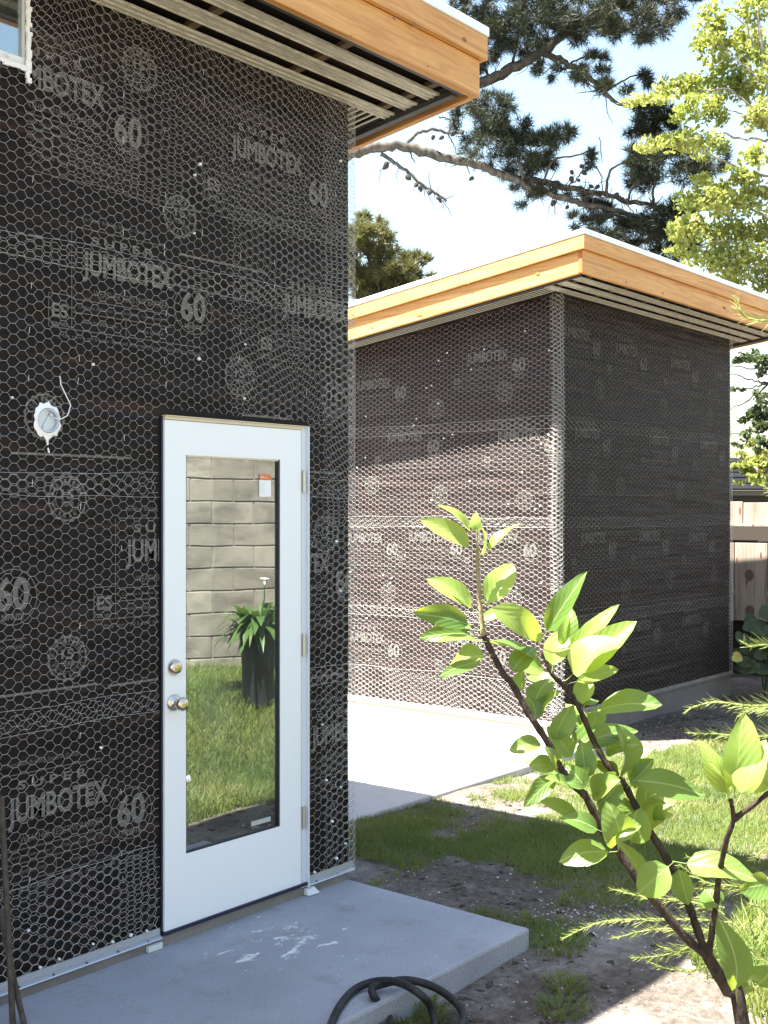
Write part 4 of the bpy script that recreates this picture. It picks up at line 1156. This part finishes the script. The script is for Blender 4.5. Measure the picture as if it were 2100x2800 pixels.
limb(pine, [(1485,140,0),(1530,160,0),(1570,185,0),(1620,220,0),(1660,262,0),(1700,285,0),(1780,290,0)], ZP, 20, 8)
for l, a, b in (([(1110,400,0),(1125,375,0),(1150,360,0),(1190,352,0),(1225,360,0),(1265,358,0)], 10, 7), ([(1042,418,0),(1070,436,0),(1110,465,0),(1150,500,0),(1190,525,0),(1220,547,0)], 11, 7),
                ([(1225,360,0),(1235,330,0),(1215,322,0),(1200,318,0)], 6, 4), ([(1221,360,0),(1235,385,0),(1248,410,0)], 5, 2), ([(1480,515,0),(1510,440,0),(1590,420,0),(1615,400,0)], 7, 3),
                ([(1430,490,0),(1415,430,0),(1400,380,0),(1370,330,0)], 9, 5), ([(1660,540,0),(1662,480,0),(1690,450,0),(1740,430,0)], 9, 4), ([(1715,545,0),(1740,500,0),(1790,470,0)], 8, 4),
                ([(1785,560,0),(1786,515,0),(1800,470,0)], 9, 5), ([(1340,215,0),(1300,120,0),(1280,60,0)], 8, 4), ([(1560,170,0),(1610,150,0),(1650,155,0)], 6, 3), ([(1650,255,0),(1710,215,0),(1780,190,0)], 7, 3),
                ([(1400,186,0),(1420,100,0),(1470,50,0)], 9, 4), ([(1210,545,0),(1228,575,0),(1240,592,0)], 3, 1), ([(1208,548,0),(1218,580,0)], 3, 1), ([(1270,440,0),(1285,475,0)], 5, 2), ([(1120,405,0),(1133,445,0)], 6, 2),
                ([(1520,545,0),(1516,580,0),(1528,590,0)], 4, 1), ([(1600,420,0),(1640,470,0),(1650,530,0)], 4, 3), ([(1640,375,0),(1648,440,0)], 3, 2), ([(1550,510,0),(1585,480,0),(1600,440,0),(1590,412,0)], 5, 2)):
    limb(pine, l, ZP, a, b, 'twig', wig=.012)
spots = sp([(1275,20,45,60),(1345,35,70,75),(1330,110,55,60),(1420,40,80,70),(1400,120,50,45),(1500,45,90,60),(1480,95,50,35),(1600,40,90,65),(1690,40,90,65),(1780,35,85,55),(1860,15,55,40),(1740,85,90,25),(1290,150,30,55),
            (1290,330,55,55),(1340,290,60,45),(1330,380,65,55),(1400,360,60,60),(1440,420,70,55),(1390,440,60,35),(1490,400,45,45),(1535,375,34,40),(1560,360,20,25),(1480,450,60,25),(1620,422,24,30),
            (1500,180,40,22),(1560,200,60,20),(1640,165,34,26),(1620,210,50,25),(1690,240,50,35),(1740,330,55,45),(1790,340,50,40),(1760,200,30,34),(1800,300,50,60),(1720,440,45,26),(1800,450,85,55),(1880,440,90,55),(1790,490,60,35),(1960,430,30,40),
            (1600,600,45,18),(1680,610,80,35),(1760,620,80,55),(1830,600,70,70),(1700,660,60,25),(1800,690,70,30),(1850,660,60,60),(1470,540,60,25),(1430,520,40,18),(1580,545,50,25),(1640,570,50,22),(1650,640,60,22)], ZP)
V, F = tufts(spots, 24, .14, 5, 13, .0095); npmesh('needles', V, F, MT['needle'], pine)['kind'] = 'stuff'
# dead twiglets and lichen along the limbs
tw = MB(); rt_ = random.Random(14)
for (a_, b_, k_) in (((1200,425),(1410,490),10), ((1410,490),(1600,556),40), ((1450,490),(1680,538),45), ((1600,556),(1850,640),60), ((1680,538),(1830,565),30), ((1400,186),(1500,128),14), ((1490,145),(1660,262),34), ((1042,418),(1220,547),16), ((1320,222),(1400,186),8)):
    for i in range(k_):
        t = rt_.random(); u = a_[0]+(b_[0]-a_[0])*t; v = a_[1]+(b_[1]-a_[1])*t
        p0 = P(u, v, ZP); d_ = RT*rt_.gauss(0,.7) + UP*rt_.gauss(-.1,.8) + FW*rt_.gauss(0,.5); ln = rt_.uniform(.04,.17)
        p1 = p0 + d_*ln; p2 = p1 + (d_*.5 + UP*rt_.gauss(-.3,.5) + RT*rt_.gauss(0,.5))*ln*.7
        tw.tube([p0, p1, p2], [.008,.006,.003], 4, False)
tw.build('twiglets', MT['pine_bark'], pine)['kind'] = 'stuff'
# cones along the twigs
cm = None; rc = random.Random(5)
prof = [(0,.012),(.02,.036),(.05,.044),(.085,.034),(.115,.012)]
for u, v in ((1060,440),(1062,446),(1110,478),(1143,500),(1147,505),(1172,515),(1175,520),(1196,536),(1202,540),(1186,367),(1214,370),(1245,355),(1262,357),(1296,482),(1560,463),(1590,465),(1586,450),(1604,455),(1560,480),(1580,490),(1555,560),(1515,545),(1610,505),(1690,525),(1640,505),(1795,680),(1810,695),(1620,578),(1660,580)):
    if cm is None:
        cm = MB().lathe((0,0,0), (0,0,-1), prof, 8).build('cone', M('dark_cone', (.014,.011,.009), .9), pine); o = cm
    else:
        o = cm.copy(); col.objects.link(o)
    o.location = P(u, v, ZP-.1); o.rotation_euler = (rc.uniform(-.9,.9), rc.uniform(-.9,.9), 0); k = rc.uniform(.6,.95); o.scale = (k,k,k)

tb = P(1060, 1398, 27); tb.z = -.2
pine2 = thing('pine_tree', tuple(tb), 'small sunlit pine top showing between the near wall and the far roof', 'tree')
MB().tube([tb, tb+Vector((0,0,5)), tb+Vector((.1,0,8.2))], [.3,.2,.06], 8).build('trunk', MT['pine_bark'], pine2, True)
for q, l in enumerate(([(1050,900,0),(1030,760,0),(1000,680,0),(990,600,0)], [(1050,840,0),(1100,770,0),(1150,740,0)], [(1055,860,0),(1010,800,0),(970,780,0)])): limb(pine2, l, 27, 9, 4, 'branch')
V, F = tufts(sp([(985,600,30,35),(1010,650,55,50),(960,650,40,60),(1000,720,60,60),(1060,680,25,40),(1045,740,55,45),(1090,750,45,40),(1140,740,42,45),(1165,760,22,35),(960,760,50,60),(1030,800,70,35),(1110,800,60,30),(1040,600,15,12)], 27), 11, .22, 8, 13, .024)
npmesh('needles', V, F, MT['needle_lit'], pine2)['kind'] = 'stuff'

tb = P(2150, 1398, 14.5); tb.z = -.2
yt = thing('deciduous_tree', tuple(tb), 'airy yellow-green leafy tree along the right edge against the sky', 'tree')
q = lambda u, v: P(u+22, v, 14.5)
MB().tube([tb, q(2145,900), q(2125,600), q(2105,400), q(2085,280), q(2060,120), q(2040,-40)], [.16,.10,.06,.045,.032,.022,.012], 9).build('trunk', MT['grey_bark'], yt, True)
for l, a, b in (([(2105,385,0),(2060,378,0),(2010,375,0),(1960,360,0),(1900,365,0)], 8, 3), ([(2100,370,0),(2070,330,0),(2030,310,0),(1990,300,0)], 7, 3), ([(2098,360,0),(2060,300,0),(2020,260,0),(1960,240,0),(1860,265,0),(1760,270,0)], 7, 2),
                ([(2075,220,0),(2040,180,0),(2000,150,0),(1950,110,0)], 6, 2), ([(2115,480,0),(2050,470,0),(1960,430,0),(1860,390,0),(1770,405,0)], 8, 2), ([(2120,600,0),(2030,560,0),(1950,540,0),(1890,560,0)], 8, 3), ([(2125,700,0),(2040,670,0),(1960,660,0),(1890,680,0)], 8, 3),
                ([(2060,120,0),(2030,60,0),(1980,30,0)], 5, 2), ([(2130,800,0),(2110,770,0),(2070,740,0)], 7, 3)):
    limb(yt, l, 14.5, a, b, 'branch', 'grey_bark')
V, F = leaves_cloud(sp([(1955,50,55,45),(2070,20,50,50),(1930,110,45,35),(1975,140,60,40),(2050,110,50,55),(2090,170,30,50),(1860,225,40,22),(1780,262,70,18),(1830,250,55,25),(1900,225,60,30),(1950,235,70,40),(2050,230,55,50),(2090,290,30,40),
      (1900,290,50,25),(1960,300,45,40),(1870,300,40,30),(2060,330,40,30),(1840,385,75,18),(1780,405,50,12),(1900,380,70,28),(1940,410,45,25),(2070,430,45,35),(2030,465,45,30),(1970,490,70,28),(2070,520,50,40),(1930,540,70,35),(1880,560,45,30),(2010,570,70,40),
      (1900,620,60,40),(1980,640,70,45),(2070,630,55,50),(1870,680,45,30),(1950,700,70,40),(2040,710,70,45),(2090,760,40,50),(2000,760,40,25),(1850,610,30,22)], 14.5), 85, .085, 15)
npmesh('crown', V, F, MT['yellow_leaf'], yt)['kind'] = 'stuff'

tb = P(2160, 1398, 19); tb.z = -.2
dt = thing('cypress_tree', tuple(tb), 'dark branchy tree behind the fence, right of the outbuilding wall', 'tree')
MB().tube([tb, tb+Vector((0,0,4)), tb+Vector((0,0,7))], [.25,.18,.08], 8).build('trunk', MT['pine_bark'], dt, True)
for l in ([(2140,1050,0),(2080,1045,0),(2040,1030,0),(1990,1020,0)], [(2140,1040,0),(2090,1050,0),(2050,1058,0),(1990,1070,0)], [(2140,1020,0),(2090,1060,0),(2040,1095,0),(1995,1120,0)], [(2150,1160,0),(2100,1168,0),(2050,1178,0),(1980,1185,0)], [(2140,1010,0),(2060,1005,0),(1990,1000,0)], [(2150,1130,0),(2080,1130,0),(2010,1140,0)]):
    limb(dt, l, 19, 7, 2, 'branch')
V, F = leaves_cloud(sp([(2060,975,45,20),(2090,1000,35,30),(2010,990,25,14),(2095,1120,40,40),(2050,1130,30,20),(2080,1160,40,22),(2050,1200,35,20),(2085,1215,30,22),(2030,1215,20,12),(2015,1060,20,8),(2090,1080,30,20)], 19), 55, .10, 17)
npmesh('crown', V, F, MT['dark_leaf'], dt)['kind'] = 'stuff'

tb = P(2130, 1398, 15.2); tb.z = -.2
ms_ = thing('leafy_shrub', tuple(tb), 'yellow-green shrub sprawling over the fence below the dark tree', 'shrub')
MB().tube([tb, P(2110,1330,15.2), P(2060,1270,15.2)], [.04,.03,.01], 6).build('stem', MT['grey_bark'], ms_, True)
V, F = leaves_cloud(sp([(2015,1258,30,18),(2050,1262,45,20),(2085,1265,40,25),(2060,1300,30,20),(2085,1310,30,25),(2055,1212,12,10),(2030,1320,20,8),(2095,1235,20,15)], 15.2), 85, .10, 19)
npmesh('foliage', V, F, MT['yellow_leaf'], ms_)['kind'] = 'stuff'

# ---------------------------------------------------------------- neighbour's shed, fence, squash plant
e = thing('neighbour_shed', tuple(P(2060,1398,18).xy)+(-.2,), 'low dark shed with a shingled roof behind the fence', 'shed')
a = P(1900,1398,17.6); b = P(2300,1398,17.6); d = (b-a).normalized(); nrm = FW
def quadbox(p0, p1, z0, z1, dep0, dep1, z2=None):
    m = MB(); c = []
    for (z, dz) in ((z0,0),):
        pass
    A0 = p0 + nrm*dep0; A1 = p1 + nrm*dep0; B0 = p0 + nrm*dep1; B1 = p1 + nrm*dep1
    f = lambda v, z: (v.x, v.y, z)
    t = z2 if z2 is not None else z1
    m.hexa([f(A0,z0),f(A1,z0),f(B1,z0 if z2 is None else z2-.06),f(B0,z0 if z2 is None else z2-.06),f(A0,z1),f(A1,z1),f(B1,t),f(B0,t)])
    return m
quadbox(a, b, -.2, 2.05, .3, 4).build('wall', MT['dark_trim'], e)
rf = MT['dark_trim']
shm = mat_concrete('grey_shingle', (.010,.011,.014), .3, 1.0); shm.node_tree.nodes['Principled BSDF'].inputs['Specular IOR Level'].default_value = .05
n = 6
for k in range(n):
    t0, t1 = k/n, (k+1)/n
    zA, zB = 2.08+.62*t0, 2.08+.62*t1
    quadbox(a, b, zA, zA+.025, 3.0*t0-.05, 3.0*t1, zB+.012).build('shingle_course', shm, e)
quadbox(a, b, 2.0, 2.075, -.02, .02).build('gutter', M('olive_gutter', (.11,.10,.06), .6), e)

fx = 13.2
fe = thing('board_fence', (fx, 6, -.2), 'weathered sunlit board fence right of the outbuilding', 'fence')
yy = 3.2; k = 0
rf_ = random.Random(2)
while yy < 8.2:
    wdt = .405
    MB().box(fx+rf_.uniform(0,.006), fx+.022, yy, yy+wdt-.010, .47+rf_.uniform(-.01,.01), 1.385+rf_.uniform(-.012,.012)).build('board', MT['fence'], fe, bevel=.004)
    MB().box(fx+.06+rf_.uniform(0,.006), fx+.082, yy-.08, yy-.08+wdt-.012, 1.575, 1.87+rf_.uniform(-.01,.01)).build('board', MT['fence'], fe, bevel=.004)
    yy += wdt; k += 1
MB().box(fx-.03, fx+.059, 3.2, 8.2, 1.578, 1.612).build('rail', MT['fence'], fe, bevel=.004)
MB().box(fx+.023, fx+.06, 3.2, 8.2, .60, .70).build('rail', MT['fence'], fe)
for y in (3.3, 4.6, 6.0, 7.4): MB().box(fx+.083, fx+.17, y, y+.09, -.3, 1.75).build('post', MT['dark_wood'], fe)
MB().box(fx+.25, fx+.27, 3.2, 8.2, -.2, 1.60).build('backing_panel', MT['dark_wood'], fe)
# knots standing out on the boards
km = M('dark_knot', (.10,.065,.045), .8)
for u, v in ((2048,1570), (2050,1668)):
    t = (u-1050)/FPX; Zf = (fx-.002)/(.7675+.641*t); q = P(u, v, Zf)
    m = MB(); nn = 14; m.v.append((fx-.002, q.y, q.z))
    for j in range(nn):
        aa = 2*math.pi*j/nn; m.v.append((fx-.001, q.y+.055*math.cos(aa), q.z+.065*math.sin(aa)))
    m.f = [(0, 1+j, 1+(j+1)%nn) for j in range(nn)]
    m.build('knot', km, fe)

sq = thing('squash_plant', tuple(P(2080,1830,12.2).xy)+(-.2,), 'dark round-leaved squash plant on the soil below the fence', 'plant')
def round_leaf(c, r, nrm, mat, name='leaf'):
    m = MB(); nrm = nrm.normalized(); u = nrm.cross(UP).normalized(); w = nrm.cross(u); c = Vector(c)
    m.v.append(tuple(c - nrm*r*.18)); n = 12
    for k in range(n):
        t = 2*math.pi*k/n; rr_ = r*(1+.12*math.sin(3*t)+.06*math.sin(5*t))
        m.v.append(tuple(c + (u*math.cos(t)+w*math.sin(t))*rr_ + nrm*r*.08*math.sin(4*t)))
    m.f = [(0,1+k,1+(k+1)%n) for k in range(n)]
    me = bpy.data.meshes.new(name); me.from_pydata(m.v, [], m.f); me.update()
    return put(name, me, mat, sq)
rq = random.Random(8)
for i in range(34):
    u = rq.uniform(2015,2140); v = rq.uniform(1690,1830) if u > 2050 else rq.uniform(1735,1825)
    round_leaf(P(u, v, rq.uniform(11.6,12.3)), rq.uniform(.05,.10), Vector((-.6,-.5,rq.uniform(.2,1.4))) + RT*rq.uniform(-.6,.6), MT['dark_leaf'])
for u, v, r_ in ((2045,1712,.055),(2095,1672,.08),(2080,1715,.09),(2092,1740,.1)): round_leaf(P(u, v, 11.7), r_, Vector((-.6,-.5,.4)), MT['dark_leaf'])
round_leaf(P(2015,1795,11.6), .055, Vector((-.7,-.6,.3)), M('yellowed_leaf', (.30,.26,.05), .6))
m = MB()
for i in range(7):
    a_ = Vector((*P(2090,1830,12).xy, -.19)); b_ = P(rq.uniform(2040,2120), rq.uniform(1690,1780), 12); m.tube([a_, a_.lerp(b_,.6)+UP*.05, b_], [.008,.006,.004], 5)
m.build('stem', MT['dark_leaf'], sq)

# ---------------------------------------------------------------- side of the garden mirrored in the door
wd = Vector((.905,.425,0)).normalized(); wn_ = Vector((-wd.y, wd.x, 0)); wc = Vector((7.0,-.62,0))
bw = thing('block_wall', (wc.x, wc.y, .1), 'grey concrete block garden wall mirrored in the door glass', 'wall')
MBm = mat_concrete('concrete_block', (.27,.25,.215), .35, .9, 5)
ra = orand(MBm); bs = MBm.node_tree.nodes['Principled BSDF'].inputs['Base Color']; oldc = bs.links[0].from_socket
cst = mix(MBm, ramp(MBm, noise(MBm, pos(MBm, (1,1,2.0)), 2.6, 5, .7), [(.48,(0,0,0)), (.66,(.75,.75,.75))]), oldc, (.10,.095,.085))
setc(MBm, mix(MBm, .55, cst, ramp(MBm, ra, [(.1,(.55,.53,.48)), (.9,(1,.97,.9))]), 'MULTIPLY'))
rot = math.atan2(wd.y, wd.x)
core = MB()
def loc(t, o, z): q = wc + wd*t + wn_*o; return (q.x, q.y, z)
core.hexa([loc(-6,-.17,-.3),loc(4,-.17,-.3),loc(4,-.008,-.3),loc(-6,-.008,-.3),loc(-6,-.17,2.22),loc(4,-.17,2.22),loc(4,-.008,2.22),loc(-6,-.008,2.22)])
core.build('mortar_core', mat_concrete('wall_mortar', (.26,.24,.21), .3), bw)
blk = None
for row in range(11):
    for c_ in range(25):
        t = -6 + .2 + c_*.406 - (.203 if row % 2 else 0) + .0; z = .02 + .1 + row*.203
        if t < -5.9: continue
        if blk is None:
            blk = MB().box(-.198, .198, -.05, 0, -.0965, .0965).build('concrete_block', MBm, bw, bevel=.006); o = blk
        else:
            o = blk.copy(); col.objects.link(o)
        q = wc + wd*t + wn_*random.uniform(0,.004); o.location = (q.x, q.y, z); o.rotation_euler = (0, 0, rot)

px, py = 6.456, .664; pz = float(ground_z(px, py))
po = thing('planter_pot', (px, py, pz), 'tall black planter pot mirrored in the door glass', 'planter')
MB().lathe((px,py,pz), (0,0,1), [(0,.115),(.02,.12),(.55,.145),(.57,.155),(.60,.155),(.60,.142),(.56,.138)], 20).build('pot', M('black_pot', (.03,.032,.035), .45), po, True)
MB().lathe((px,py,pz+.55), (0,0,1), [(0,.137),(.005,.137)], 16).build('potting_soil', MT['soil'], po)
li = thing('arum_lily', (px, py, pz+.55), 'arum lily with white flowers in the black planter, mirrored in the door', 'plant')
rl = random.Random(6)
def strap(base, tip, wdt, name, mat, parent, nseg=5, bow=.08):
    m = MB(); ax = (tip-base); side = ax.cross(UP); side = side.normalized() if side.length > 1e-4 else Vector((1,0,0))
    for i in range(nseg+1):
        t = i/nseg; p = base.lerp(tip, t) + UP*bow*math.sin(math.pi*t); w_ = wdt*(math.sin(math.pi*min(1,.12+t*.88))**.7)
        m.v += [tuple(p-side*w_), tuple(p-UP*w_*.25), tuple(p+side*w_)]
        if i: b = 3*i; m.f += [(b-3,b-2,b+1,b),(b-2,b-1,b+2,b+1)]
    me = bpy.data.meshes.new(name); me.from_pydata(m.v, [], m.f); me.update()
    return put(name, me, mat, parent, True)
for i in range(90):
    a_ = rl.uniform(0,6.28); d_ = Vector((math.cos(a_), math.sin(a_), 0)); b_ = Vector((px,py,pz+.56)) + d_*rl.uniform(.02,.12)
    strap(b_ + UP*rl.uniform(0,.12), b_ + d_*rl.uniform(.10,.34) + UP*rl.uniform(-.16,.26), rl.uniform(.02,.045), 'leaf', MT['lily_leaf'], li)
fm = M('white_petal', (.8,.8,.74), .5)
for dx, dy, hh in ((.02,.05,.40),):
    t_ = Vector((px+dx,py+dy,pz+.56+hh))
    MB().tube([(px,py,pz+.56), t_-Vector((0,0,.1)), t_], [.007,.006,.005], 6).build('flower_stalk', MT['lily_leaf'], li)
    MB().lathe(t_, (.35,-.2,1), [(0,.005),(.02,.012),(.045,.022),(.06,.042),(.062,.038),(.045,.018)], 12).build('flower', fm, li, True)
q = Vector((4.95,1.35,0)); q.z = float(ground_z(q.x,q.y))
gl = thing('garden_light', tuple(q), 'small dark spike light lying in the grass, mirrored in the door', 'garden light')
MB().tube([q+Vector((0,0,.03)), q+Vector((.10,.06,.06))], [.018,.018], 8).build('body', MT['black'], gl)
MB().tube([q+Vector((.10,.06,.06)), q+Vector((.14,.084,.075))], [.03,.034], 10).build('lens_head', MT['galv'], gl)
